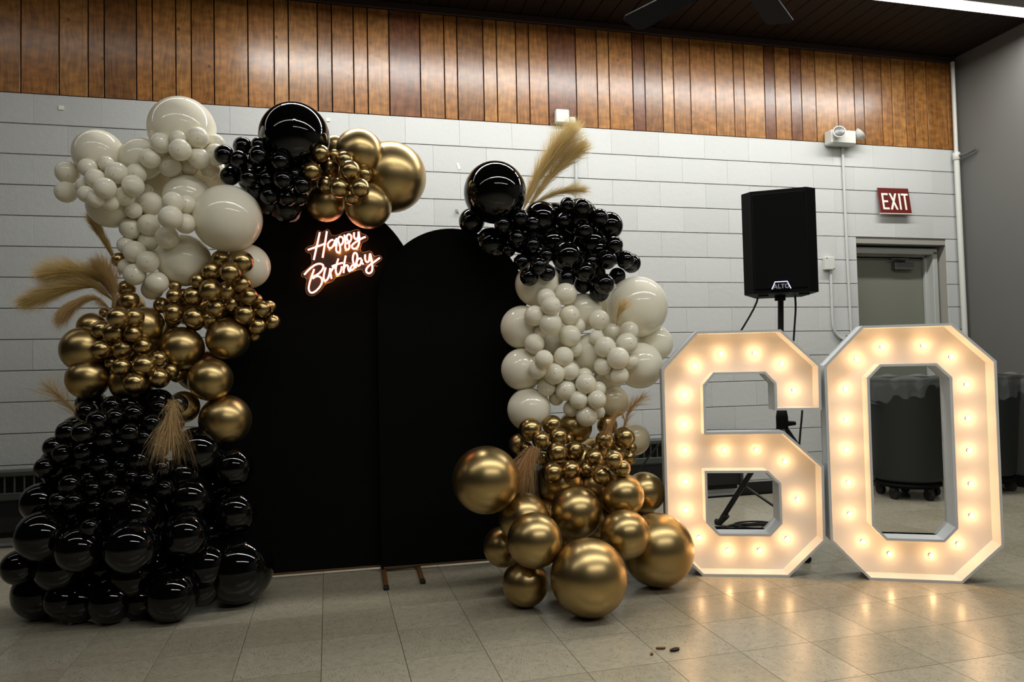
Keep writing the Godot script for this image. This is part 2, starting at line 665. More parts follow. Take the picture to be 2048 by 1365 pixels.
func make_back_wall() -> void:
	var w := struct_node("wall_back")
	# core with the doorway left open
	var st := begin()
	box(st, Vector3(0.605, 1.4775, -0.131), Vector3(11.21, WALL_TOP, 0.24))
	box(st, Vector3(6.68, 2.5225, -0.131), Vector3(0.94, 0.865, 0.24))
	box(st, Vector3(7.285, 1.4775, -0.131), Vector3(0.27, WALL_TOP, 0.24))
	part("wall_core", st.commit(), M.joint, w)
	var gap := 0.0060
	var shared := {}
	var door0 := 6.21
	var door1 := 7.15
	for row in 15:
		var top := WALL_TOP - row * COURSE
		var bottom := maxf(top - COURSE, 0.0)
		var x := -0.087 - 2 * 0.4064 + (0.2032 if row % 2 else 0.0)
		while x < RIGHT - 0.02:
			var spans := []
			var x0 := x
			var x1 := minf(x + 0.4064, RIGHT)
			if x == x0 and x < -0.9:
				x0 = x
			if bottom < 2.08 and top > 0.0:
				if x0 < door0 and x1 > door0:
					spans.append([x0, door0])
				elif x1 <= door0:
					spans.append([x0, x1])
				if x1 > door1:
					spans.append([maxf(x0, door1), x1])
			else:
				spans.append([x0, x1])
			for sp in spans:
				var bw: float = sp[1] - sp[0] - 0.0008
				var b0 := bottom
				if b0 < 2.08 and top > 2.085 and sp[0] >= door0 - 0.001 and sp[1] <= door1 + 0.001:
					b0 = 2.085
				var bh := top - b0 - gap
				if bw < 0.02 or bh < 0.02:
					continue
				var key := "%.3f %.3f" % [bw, bh]
				if not shared.has(key):
					shared[key] = box_mesh(Vector3(bw, bh, 0.022), 0.0014)
				part("block", shared[key], M["block%d" % rng.randi_range(0, 3)], w, Vector3((sp[0] + sp[1]) / 2, b0 + bh / 2 + gap * 0.5, -0.011 + rng.randf_range(-0.0006, 0.0006)))
			x += 0.4064
	part("plain_wall", box_mesh(Vector3(4.1, WALL_TOP, 0.03), 0.0, Vector3(-2.95, WALL_TOP / 2, -0.015)), M.block0, w)
	# plank wall above
	part("plank_backing", box_mesh(Vector3(12.4, 1.0, 0.2), 0.0, Vector3(1.2, WALL_TOP + 0.5, -0.118)), M.wood_gap, w)
	var edge := [-1.55, -1.33, -1.2, -1.0, -0.86, -0.62, -0.42, -0.159, 0.066, 0.24, 0.338, 0.537, 0.636, 0.785, 0.884, 1.033, 1.256, 1.432, 1.53, 1.731, 1.831, 1.985, 2.086, 2.242, 2.471, 2.652, 2.751, 2.952, 3.057, 3.209, 3.313, 3.465, 3.695, 3.871, 3.972, 4.174, 4.278, 4.431, 4.531, 4.681, 4.908, 5.077, 5.177, 5.366, 5.467, 5.616, 5.721, 5.861, 6.076, 6.246, 6.343, 6.529, 6.634, 6.779, 6.872, 7.006, 7.224, 7.32]
	var tones := "1402510421540210420514021450214012405214012504120514210"
	for i in edge.size() - 1:
		var w0: float = edge[i]
		var w1: float = edge[i + 1]
		var k := int(tones[i % tones.length()])
		var xm := (w0 + w1) / 2
		if xm > 3.46 and xm < 3.70 or xm > 4.17 and xm < 4.28 or xm > 5.36 and xm < 5.47 or xm > 5.61 and xm < 5.73 or xm > 2.24 and xm < 2.48:
			k = 3
		var st2 := begin()
		box(st2, Vector3(0, 0, 0), Vector3(w1 - w0 - 0.008, CEIL - WALL_TOP + 0.002, 0.014), 0.001)
		part("plank", st2.commit(), M["wood%d%d" % [k, rng.randi_range(0, 3)]], w, Vector3(xm, (CEIL + WALL_TOP) / 2 + 0.003, -0.006))
	part("plank_field", box_mesh(Vector3(3.6, CEIL - WALL_TOP, 0.014), 0.0, Vector3(-3.37, (CEIL + WALL_TOP) / 2, -0.006)), M.wood11, w)
	struct_mesh("trim_1", box_mesh(Vector3(12.2, 0.055, 0.03), 0.004, Vector3(1.2, CEIL - 0.03, 0.016)), M.trim)
	struct_mesh("baseboard_back", box_mesh(Vector3(1.2, 0.10, 0.012), 0.003, Vector3(5.61, 0.05, 0.007)), M.base)

func make_other_walls() -> void:
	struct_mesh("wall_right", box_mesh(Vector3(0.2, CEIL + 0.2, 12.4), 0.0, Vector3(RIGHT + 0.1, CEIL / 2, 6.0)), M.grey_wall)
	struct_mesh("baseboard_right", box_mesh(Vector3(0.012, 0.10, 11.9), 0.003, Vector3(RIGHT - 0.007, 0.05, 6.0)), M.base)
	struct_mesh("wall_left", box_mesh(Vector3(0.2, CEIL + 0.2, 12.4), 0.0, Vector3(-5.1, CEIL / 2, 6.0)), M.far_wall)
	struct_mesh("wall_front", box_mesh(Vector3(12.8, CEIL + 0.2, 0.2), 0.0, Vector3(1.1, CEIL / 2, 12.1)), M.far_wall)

func make_ceiling() -> void:
	var c := struct_node("ceiling")
	part("ceiling_deck", box_mesh(Vector3(12.8, 0.2, 12.6), 0.0, Vector3(1.1, CEIL + 0.112, 6.0)), M.ceiling, c)
	var x := 1.0
	var mesh := box_mesh(Vector3(0.134, 0.012, 3.0), 0.004)
	while x < RIGHT:
		part("ceiling_plank", mesh, M.ceiling if rng.randf() < 0.5 else M.ceiling2, c, Vector3(x + 0.07, CEIL + 0.006, 1.5))
		x += 0.14

func make_door() -> void:
	var d := struct_node("door_1")
	# reveal of the opening, frame and slab set back in the wall
	var st := begin()
	box(st, Vector3(6.255, 1.02, -0.13), Vector3(0.05, 2.04, 0.10), 0.004)
	box(st, Vector3(7.105, 1.02, -0.13), Vector3(0.05, 2.04, 0.10), 0.004)
	box(st, Vector3(6.68, 2.042, -0.13), Vector3(0.90, 0.055, 0.10), 0.004)
	box(st, Vector3(6.285, 1.02, -0.165), Vector3(0.03, 2.0, 0.03), 0.003)
	box(st, Vector3(7.070, 1.02, -0.165), Vector3(0.03, 2.0, 0.03), 0.003)
	box(st, Vector3(6.68, 2.01, -0.165), Vector3(0.80, 0.02, 0.03), 0.003)
	part("door_frame", st.commit(), M.frame, d)
	part("door_slab", box_mesh(Vector3(0.80, 1.985, 0.045), 0.003, Vector3(6.68, 1.0, -0.205)), M.door, d)
	part("wall_reveal", box_mesh(Vector3(0.94, 2.08, 0.05), 0.0, Vector3(6.68, 1.04, -0.275)), M.heater_dark, d)
	st = begin()
	box(st, Vector3(6.82, 1.915, -0.155), Vector3(0.20, 0.065, 0.055), 0.006)
	var closer := part("door_closer", st.commit(), M.steel, d)
	st = begin()
	box(st, Vector3(6.85, 1.958, -0.145), Vector3(0.03, 0.03, 0.03), 0.003)
	tube(st, [Vector3(6.85, 1.972, -0.145), Vector3(6.66, 1.975, -0.13), Vector3(6.88, 1.985, -0.15)], 0.008, 6)
	part("closer_arm", st.commit(), M.steel, closer)
	st = begin()
	tube(st, [Vector3(6.36, 0.98, -0.18), Vector3(6.36, 0.98, -0.12), Vector3(6.46, 0.98, -0.12)], 0.011, 8)
	part("door_handle", st.commit(), M.steel, d)

# ------------------------------------------------------------------ arch panels
func arch(width: float, height: float) -> PackedVector2Array:
	var p := PackedVector2Array([Vector2(-width / 2, 0.018), Vector2(width / 2, 0.018)])
	var r := width / 2
	for i in 41:
		var a := PI * i / 40.0
		p.append(Vector2(cos(a) * r, height - r + sin(a) * r))
	return p

func make_panels() -> void:
	var specs := [[Vector3(1.753, 0, 1.27), 1.05, 2.035, "tall black fabric arch panel behind the neon lettering"], [Vector3(2.475, 0, 1.335), 0.83, 1.862, "shorter black fabric arch panel in front of the tall one, next to the marquee six"]]
	for k in 2:
		var s = specs[k]
		var t := thing("arch_panel", s[3], "backdrop panel", s[0], -0.02)
		var st := begin()
		prism(st, arch(s[1], s[2]), -0.014, 0.014)
		part("fabric_cover", st.commit(), M.cloth, t)
		part("bottom_rail", box_mesh(Vector3(s[1] - 0.02, 0.012, 0.03), 0.002, Vector3(0, 0.023, 0)), M.wood_foot, t)
		var spots := [-s[1] / 2 + 0.012, s[1] / 2 - 0.02]
		for x in spots:
			var reach := 0.30
			var foot := part("foot", box_mesh(Vector3(0.024, 0.015, reach * 2), 0.003, Vector3(x, 0.008, 0.0)), M.wood_foot, t)
			part("foot_cap", box_mesh(Vector3(0.026, 0.018, 0.035), 0.003, Vector3(x, 0.009, reach + 0.017)), M.rubber, foot)

# ------------------------------------------------------------------ marquee numerals
func numeral(at: Vector3, turn: float, outline: PackedVector2Array, hole: PackedVector2Array, halves: Array, bulbs: Array, label: String) -> void:
	var t := thing("marquee_numeral", label, "marquee number", at, turn, "lit marquee numbers")
	var depth := 0.135
	var st := begin()
	for h in halves:
		prism(st, h, -depth, -depth + 0.035)
	part("back_board", st.commit(), M.white, t)
	st = begin()
	band(st, outline, 0.012, -depth, 0.0)
	part("outer_wall", st.commit(), M.white_edge, t)
	st = begin()
	band(st, hole, -0.012, -depth, 0.0)
	part("inner_wall", st.commit(), M.white_edge, t)
	var bm := ball_mesh(0.0095, 12)
	var sm := lathe_mesh([Vector2(0.0, 0.0), Vector2(0.009, 0.0), Vector2(0.009, 0.006), Vector2(0.006, 0.008), Vector2(0.0, 0.008)], 12)
	for b in bulbs:
		var o := part("bulb", bm, M.bulb, t, Vector3(b.x, b.y, -depth + 0.035 + 0.0165))
		part("socket", sm, M.socket, o, Vector3(0, 0, -0.0165), Vector3(PI / 2, 0, 0))
		var l := OmniLight3D.new()
		l.name = "bulb_light"
		l.light_color = Color(1.0, 0.77, 0.55)
		l.light_energy = 0.0075
		l.light_size = 0.008
		l.omni_range = 20.0
		l.omni_attenuation = 2.0
		l.shadow_enabled = true
		o.add_child(l)

func pv(a: Array) -> PackedVector2Array:
	return PackedVector2Array(a)

func make_numerals() -> void:
	var six := pv([Vector2(0, 0), Vector2(0.424, 0), Vector2(0.606, 0.181), Vector2(0.61, 0.555), Vector2(0.425, 0.731), Vector2(0.04, 0.731), Vector2(0.042, 0.968), Vector2(0.09, 1.024), Vector2(0.337, 1.024), Vector2(0.383, 0.972), Vector2(0.383, 0.837), Vector2(0.609, 0.836), Vector2(0.612, 1.061), Vector2(0.424, 1.248), Vector2(0.004, 1.248), Vector2(-0.176, 1.06), Vector2(-0.176, 0.181)])
	var six_hole := pv([Vector2(0.037, 0.522), Vector2(0.333, 0.522), Vector2(0.389, 0.465), Vector2(0.389, 0.272), Vector2(0.335, 0.215), Vector2(0.091, 0.215), Vector2(0.037, 0.275)])
	var six_halves := [pv([Vector2(0, 0), Vector2(0.424, 0), Vector2(0.606, 0.181), Vector2(0.606, 0.2), Vector2(0.335, 0.215), Vector2(0.091, 0.215), Vector2(0.037, 0.275), Vector2(0.037, 0.522), Vector2(0.04, 0.731), Vector2(0.042, 0.968), Vector2(0.09, 1.024), Vector2(0.337, 1.024), Vector2(0.383, 0.972), Vector2(0.383, 0.837), Vector2(0.609, 0.836), Vector2(0.612, 1.061), Vector2(0.424, 1.248), Vector2(0.004, 1.248), Vector2(-0.176, 1.06), Vector2(-0.176, 0.181)]), pv([Vector2(0.606, 0.2), Vector2(0.61, 0.555), Vector2(0.425, 0.731), Vector2(0.04, 0.731), Vector2(0.037, 0.522), Vector2(0.333, 0.522), Vector2(0.389, 0.465), Vector2(0.389, 0.272), Vector2(0.335, 0.215)])]
	var six_bulbs := [Vector2(0.138, 1.13), Vector2(0.310, 1.132), Vector2(0.445, 1.074), Vector2(0.502, 0.935), Vector2(0.002, 1.075), Vector2(-0.056, 0.92), Vector2(-0.060, 0.765), Vector2(-0.062, 0.628), Vector2(-0.063, 0.467), Vector2(-0.063, 0.319), Vector2(0.0, 0.174), Vector2(0.144, 0.110), Vector2(0.302, 0.111), Vector2(0.442, 0.172), Vector2(0.501, 0.373), Vector2(0.444, 0.57), Vector2(0.303, 0.63), Vector2(0.141, 0.628)]
	numeral(Vector3(3.638, 0, 1.914), deg_to_rad(-20.2), six, six_hole, six_halves, six_bulbs, "white marquee number six with warm bulbs, standing beside the big gold balloons")
	var zero := pv([Vector2(0, 0), Vector2(0.41, 0), Vector2(0.595, 0.186), Vector2(0.597, 1.066), Vector2(0.412, 1.254), Vector2(0.008, 1.254), Vector2(-0.175, 1.06), Vector2(-0.175, 0.185)])
	var zero_hole := pv([Vector2(0.087, 0.207), Vector2(0.336, 0.207), Vector2(0.39, 0.268), Vector2(0.391, 0.986), Vector2(0.332, 1.049), Vector2(0.088, 1.049), Vector2(0.033, 0.99), Vector2(0.031, 0.268)])
	var zero_halves := [pv([Vector2(0.2, 0), Vector2(0.41, 0), Vector2(0.595, 0.186), Vector2(0.597, 1.066), Vector2(0.412, 1.254), Vector2(0.2, 1.254), Vector2(0.2, 1.049), Vector2(0.332, 1.049), Vector2(0.391, 0.986), Vector2(0.39, 0.268), Vector2(0.336, 0.207), Vector2(0.2, 0.207)]), pv([Vector2(0.2, 0), Vector2(0.2, 0.207), Vector2(0.087, 0.207), Vector2(0.031, 0.268), Vector2(0.033, 0.99), Vector2(0.088, 1.049), Vector2(0.2, 1.049), Vector2(0.2, 1.254), Vector2(0.008, 1.254), Vector2(-0.175, 1.06), Vector2(-0.175, 0.185), Vector2(0, 0)])]
	var zero_bulbs := [Vector2(0.119, 1.147), Vector2(0.307, 1.150), Vector2(0.432, 1.09), Vector2(0.495, 0.952), Vector2(0.494, 0.785), Vector2(0.494, 0.627), Vector2(0.495, 0.464), Vector2(0.491, 0.308), Vector2(0.429, 0.169), Vector2(0.304, 0.108), Vector2(0.116, 0.109), Vector2(-0.006, 0.166), Vector2(-0.063, 0.303), Vector2(-0.064, 0.461), Vector2(-0.067, 0.63), Vector2(-0.062, 0.782), Vector2(-0.061, 0.937), Vector2(-0.003, 1.088)]
	numeral(Vector3(4.38, 0, 2.216), deg_to_rad(-26.3), zero, zero_hole, zero_halves, zero_bulbs, "white marquee number zero with warm bulbs, standing in front of the two trash cans")

# ------------------------------------------------------------------ loudspeaker
func make_speaker() -> void:
	var s := thing("loudspeaker", "black loudspeaker with a lit badge on top of the tripod pole", "loudspeaker", Vector3(4.50, 1.478, 1.385), deg_to_rad(-32))
	var plan := pv([Vector2(-0.155, 0.205), Vector2(0.155, 0.205), Vector2(0.208, 0.15), Vector2(0.135, -0.16), Vector2(-0.135, -0.16), Vector2(-0.208, 0.15)])
	var up := Transform3D(Basis(Vector3(1, 0, 0), Vector3(0, 0, -1), Vector3(0, 1, 0)), Vector3.ZERO)
	var flip := PackedVector2Array()
	for p in plan:
		flip.append(Vector2(p.x, -p.y))
	var st := begin()
	prism(st, flip, 0.01, 0.625, up)
	part("cabinet", st.commit(), M.plastic, s)
	st = begin()
	box(st, Vector3(0, 0.32, 0.209), Vector3(0.296, 0.57, 0.012), 0.004)
	part("front_grille", st.commit(), M.grille, s)
	for x in [-0.10, 0.13]:
		part("rubber_foot", box_mesh(Vector3(0.06, 0.016, 0.04), 0.003, Vector3(x, 0.005, 0.12)), M.rubber, s)
	part("pole_cup", lathe_mesh([Vector2(0.0, -0.02), Vector2(0.032, -0.02), Vector2(0.032, 0.02), Vector2(0.0, 0.02)], 16), M.plastic, s)
	var badge := part("badge_plate", box_mesh(Vector3(0.10, 0.045, 0.006), 0.002, Vector3(0.0, 0.05, 0.2175)), M.plastic, s)
	part("badge_light", tube_mesh([Vector3(-0.052, 0.032, 0.223), Vector3(-0.034, 0.074, 0.223), Vector3(0.034, 0.074, 0.223), Vector3(0.052, 0.032, 0.223)], 0.0028, 6), M.logo, badge)
	part("badge_lettering", letters("ALTO", 0.026, 0.003), M.logo_text, badge, Vector3(0.0, 0.047, 0.2225))
	var t := thing("speaker_stand", "black tripod stand carrying the loudspeaker behind the marquee six", "speaker stand", Vector3(4.495, 0, 1.37))
	part("pole", tube_mesh([Vector3(0, 0.12, 0), Vector3(0, 0.95, 0)], 0.0205, 14), M.metal_black, t)
	part("upper_pole", tube_mesh([Vector3(0, 0.95, 0), Vector3(0.012, 1.46, 0.01)], 0.0175, 14), M.metal_black, t)
	st = begin()
	lathe(st, [Vector2(0.0, 0.62), Vector2(0.034, 0.62), Vector2(0.036, 0.66), Vector2(0.036, 0.74), Vector2(0.028, 0.79), Vector2(0.0, 0.79)], 16)
	var hub := part("collar", st.commit(), M.plastic, t)
	st = begin()
	tube(st, [Vector3(0.03, 0.70, 0.0), Vector3(0.085, 0.70, 0.01)], 0.018, 10, 0.012)
	part("clamp_knob", st.commit(), M.plastic, hub)
	var feet := [Vector3(-0.19, 0.02, -0.45), Vector3(-0.20, 0.02, 0.47), Vector3(0.50, 0.02, -0.03)]
	for f in feet:
		var top := Vector3(0, 0.66, 0) + Vector3(f.x, 0, f.z).normalized() * 0.03
		part("leg", tube_mesh([top, f.lerp(top, 0.5) , f], 0.017, 10), M.metal_black, t)
		part("brace", tube_mesh([Vector3(0, 0.16, 0) + Vector3(f.x, 0, f.z).normalized() * 0.02, f.lerp(top, 0.42)], 0.009, 8), M.metal_black, t)
		part("leg_foot", tube_mesh([f + Vector3(f.x, 0, f.z) * -0.12 + Vector3(0, 0.055, 0), f, f + Vector3(f.x, 0, f.z) * 0.06 + Vector3(0, -0.001, 0)], 0.0205, 10), M.rubber, t)
	# cables
	var c1 := smooth_path([Vector3(4.44, 1.55, 1.26), Vector3(4.42, 1.42, 1.22), Vector3(4.30, 1.12, 1.05), Vector3(4.12, 0.72, 0.80), Vector3(3.92, 0.36, 0.55), Vector3(3.80, 0.012, 0.42)], 5)
	single("speaker_cable", tube_mesh(c1, 0.006, 6), M.rubber, "thin black cable slanting down from the back of the loudspeaker", "cable")
	var c2 := smooth_path([Vector3(4.62, 1.52, 1.36), Vector3(4.625, 1.42, 1.36), Vector3(4.60, 1.25, 1.37), Vector3(4.575, 1.05, 1.38), Vector3(4.62, 0.86, 1.40), Vector3(4.60, 0.6, 1.39), Vector3(4.57, 0.3, 1.38), Vector3(4.60, 0.012, 1.40), Vector3(4.9, 0.012, 1.25)], 5)
	single("power_cable", tube_mesh(c2, 0.006, 6), M.rubber, "black cable looping beside the speaker pole down to the floor", "cable")
	var loops := []
	for i in 64:
		var a := TAU * i / 15.0
		var r := 0.13 + 0.03 * sin(i * 0.7)
		loops.append(Vector3(4.40 + cos(a) * r * 1.15 + i * 0.0012, 0.008 + 0.006 * (i / 15), 1.10 + sin(a) * r * 0.8 + 0.02 * sin(i * 0.35)))
	loops.append(Vector3(4.75, 0.008, 0.9))
	loops.append(Vector3(5.0, 0.008, 0.72))
	single("cable_coil", tube_mesh(smooth_path(loops, 3), 0.0055, 6), M.rubber, "loose black cable coil lying on the floor at the tripod foot", "cable")
	var c4 := smooth_path([Vector3(3.7, 0.008, 1.02), Vector3(4.1, 0.008, 0.99), Vector3(4.5, 0.008, 1.02), Vector3(4.9, 0.008, 1.1), Vector3(5.3, 0.008, 1.0)], 5)
	single("floor_cable", tube_mesh(c4, 0.006, 6), M.rubber, "straight black cable running along the floor past the tripod legs", "cable")

# ------------------------------------------------------------------ trash cans
func make_cans() -> void:
	var spots := [Vector3(6.19, 0, 0.50), Vector3(6.93, 0, 0.46)]
	var text := ["dark grey trash can with clear liner, seen through the marquee zero", "dark grey trash can with clear liner, in the corner by the right wall"]
	for i in 2:
		var t := thing("trash_can", text[i], "trash can", spots[i], i * 0.8, "dark grey trash cans")
		var prof := [Vector2(0.0, 0.13), Vector2(0.22, 0.13), Vector2(0.245, 0.16), Vector2(0.285, 0.72), Vector2(0.292, 0.735), Vector2(0.295, 0.90), Vector2(0.315, 0.905), Vector2(0.318, 0.93), Vector2(0.30, 0.935), Vector2(0.285, 0.92), Vector2(0.275, 0.75), Vector2(0.235, 0.17), Vector2(0.0, 0.17)]
		part("bucket", lathe_mesh(prof, 40), M.can, t)
		for s in [-1, 1]:
			part("handle", tube_mesh(smooth_path([Vector3(s * 0.30, 0.72, -0.07), Vector3(s * 0.345, 0.74, -0.05), Vector3(s * 0.345, 0.74, 0.05), Vector3(s * 0.30, 0.72, 0.07)], 4), 0.014, 8), M.can, t)
		# liner hanging over the rim
		var st := begin()
		var n := 72
		var lo := []
		var mid := []
		var hi := []
		var ins := []
		for k in n + 1:
			var a := TAU * k / n
			var w := sin(a * 3.0 + i) * 0.5 + sin(a * 7.0 + 2.0 * i) * 0.3 + sin(a * 17.0) * 0.2
			var q := sin(a * 23.0) * 0.004 + sin(a * 13.0 + 1.0) * 0.005
			var drop := 0.12 + 0.10 * w
			var d := Vector3(cos(a), 0, sin(a))
			lo.append(d * (0.325 + q * 2.0 + 0.012 * w) + Vector3(0, 0.93 - drop, 0))
			mid.append(d * (0.330 + q) + Vector3(0, 0.93 - drop * 0.4, 0))
			hi.append(d * (0.324 + q * 0.6) + Vector3(0, 0.944 + 0.012 * sin(a * 9.0), 0))
			ins.append(d * (0.262 + q * 2.0) + Vector3(0, 0.80, 0))
		for k in n:
			quad(st, lo[k + 1], lo[k], mid[k], mid[k + 1])
			quad(st, mid[k + 1], mid[k], hi[k], hi[k + 1])
			quad(st, hi[k + 1], hi[k], ins[k], ins[k + 1])
		part("plastic_liner", st.commit(), M.film, t)
		st = begin()
		lathe(st, [Vector2(0.0, 0.085), Vector2(0.20, 0.085), Vector2(0.235, 0.10), Vector2(0.235, 0.125), Vector2(0.0, 0.125)], 28)
		var dolly := part("dolly", st.commit(), M.plastic, t)
		for k in 5:
			var a := TAU * k / 5 + 0.3
			st = begin()
			tube(st, [Vector3(cos(a) * 0.2 - 0.015, 0.042, sin(a) * 0.2), Vector3(cos(a) * 0.2 + 0.015, 0.042, sin(a) * 0.2)], 0.042, 14)
			box(st, Vector3(cos(a) * 0.2, 0.075, sin(a) * 0.2), Vector3(0.05, 0.03, 0.05), 0.004)
			part("caster", st.commit(), M.rubber, dolly)

# ------------------------------------------------------------------ heater along the wall
func make_heater() -> void:
	var t := thing("wall_heater", "long dark green metal convector heater low along the block wall", "heater", Vector3(0, 0, 0))
	var x0 := -1.6
	var x1 := 4.98
	var L := x1 - x0
	var xm := (x0 + x1) / 2
	part("top_cover", box_mesh(Vector3(L, 0.035, 0.11), 0.006, Vector3(xm, 0.475, 0.055)), M.heater, t)
	part("back_plate", box_mesh(Vector3(L, 0.40, 0.02), 0.0, Vector3(xm, 0.26, 0.012)), M.heater_dark, t)
	part("front_panel", box_mesh(Vector3(L, 0.045, 0.014), 0.003, Vector3(xm, 0.333, 0.102)), M.heater, t)
	part("lower_panel", box_mesh(Vector3(L, 0.20, 0.012), 0.003, Vector3(xm, 0.205, 0.075)), M.heater_dark, t)
	part("end_cap", box_mesh(Vector3(0.012, 0.40, 0.11), 0.002, Vector3(x1, 0.29, 0.056)), M.heater, t)
	var bar := box_mesh(Vector3(0.009, 0.105, 0.012), 0.002)
	var x := x0 + 0.02
	while x < x1:
		part("grille_bar", bar, M.heater, t, Vector3(x, 0.407, 0.100))
		x += 0.055

# ------------------------------------------------------------------ balloons
func balloon_mesh() -> ArrayMesh:
	# unit balloon: widest radius 1 about the origin, neck down -y
	var prof := []
	prof.append(Vector2(0.0, -1.24))
	prof.append(Vector2(0.045, -1.235))
	prof.append(Vector2(0.075, -1.20))
	prof.append(Vector2(0.12, -1.14))
	for i in range(3, 33):
		var a := -PI / 2 + PI * i / 32.0
		var y := sin(a)
		var x := cos(a)
		if y < 0.0:
			var k := -y
			y = y - 0.13 * pow(k, 4.0)
			x *= 1.0 - 0.05 * pow(k, 3.0)
		prof.append(Vector2(maxf(x, 0.0), y))
	prof[prof.size() - 1] = Vector2(0.0, 1.0)
	return lathe_mesh(prof, 48)

func ball(colour: String, size: String, at: Vector3, r: float, label: String, group: String) -> void:
	var kind := "balloon"
	var o := thing(kind, label, "balloon", at, 0.0, group)
	var face := Vector3(rng.randf_range(-0.55, 0.45), rng.randf_range(-0.6, 0.15), 1.0).normalized()
	if size == "big":
		face = Vector3(rng.randf_range(-0.5, 0.5), rng.randf_range(-0.2, 0.5), 1.0).normalized()
	# y axis of the balloon points at the viewer's side, the neck is turned into the garland
	var x := Vector3.UP.cross(face).normalized()
	var b := Basis(x, face, x.cross(face))
	var mm: Material = M[colour]
	if colour == "gold" and size == "small":
		mm = M.gold_small
	var body := part("balloon_skin", ball_meshes.body, mm, o)
	body.transform = Transform3D(b.scaled(Vector3.ONE * r), Vector3.ZERO)
	var k := part("knot", ball_meshes.knot, mm, o)
	k.transform = Transform3D(b.scaled(Vector3.ONE * (0.011 if size == "small" else 0.016)), -face * r * 1.235)
	if colour == "cream" and size == "small" and rng.randf() < 0.5:
		var tip := part("tip", ball_meshes.tip, M.cream_tip, o)
		tip.transform = Transform3D(b.scaled(Vector3.ONE * r), Vector3.ZERO)

var fillers := {}

func fill(colour: String, at: Vector3, r: float) -> void:
	if not fillers.has(colour):
		fillers[colour] = begin()
	var b := Basis(Vector3.RIGHT, PI / 2 + rng.randf_range(-0.4, 0.4))
	fillers[colour].append_from(ball_meshes.body, 0, Transform3D(b.scaled(Vector3.ONE * r), at))

func close_fillers() -> void:
	var m := ArrayMesh.new()
	for colour in fillers:
		fillers[colour].commit(m)
		m.surface_set_material(m.get_surface_count() - 1, M[colour])
	var o := MeshInstance3D.new()
	o.name = "balloon_filling"
	o.mesh = m
	o.set_meta("label", "small balloons half hidden in the gaps between the bigger ones of the garlands")
	o.set_meta("category", "balloon")
	o.set_meta("kind", "stuff")
	add_child(o)

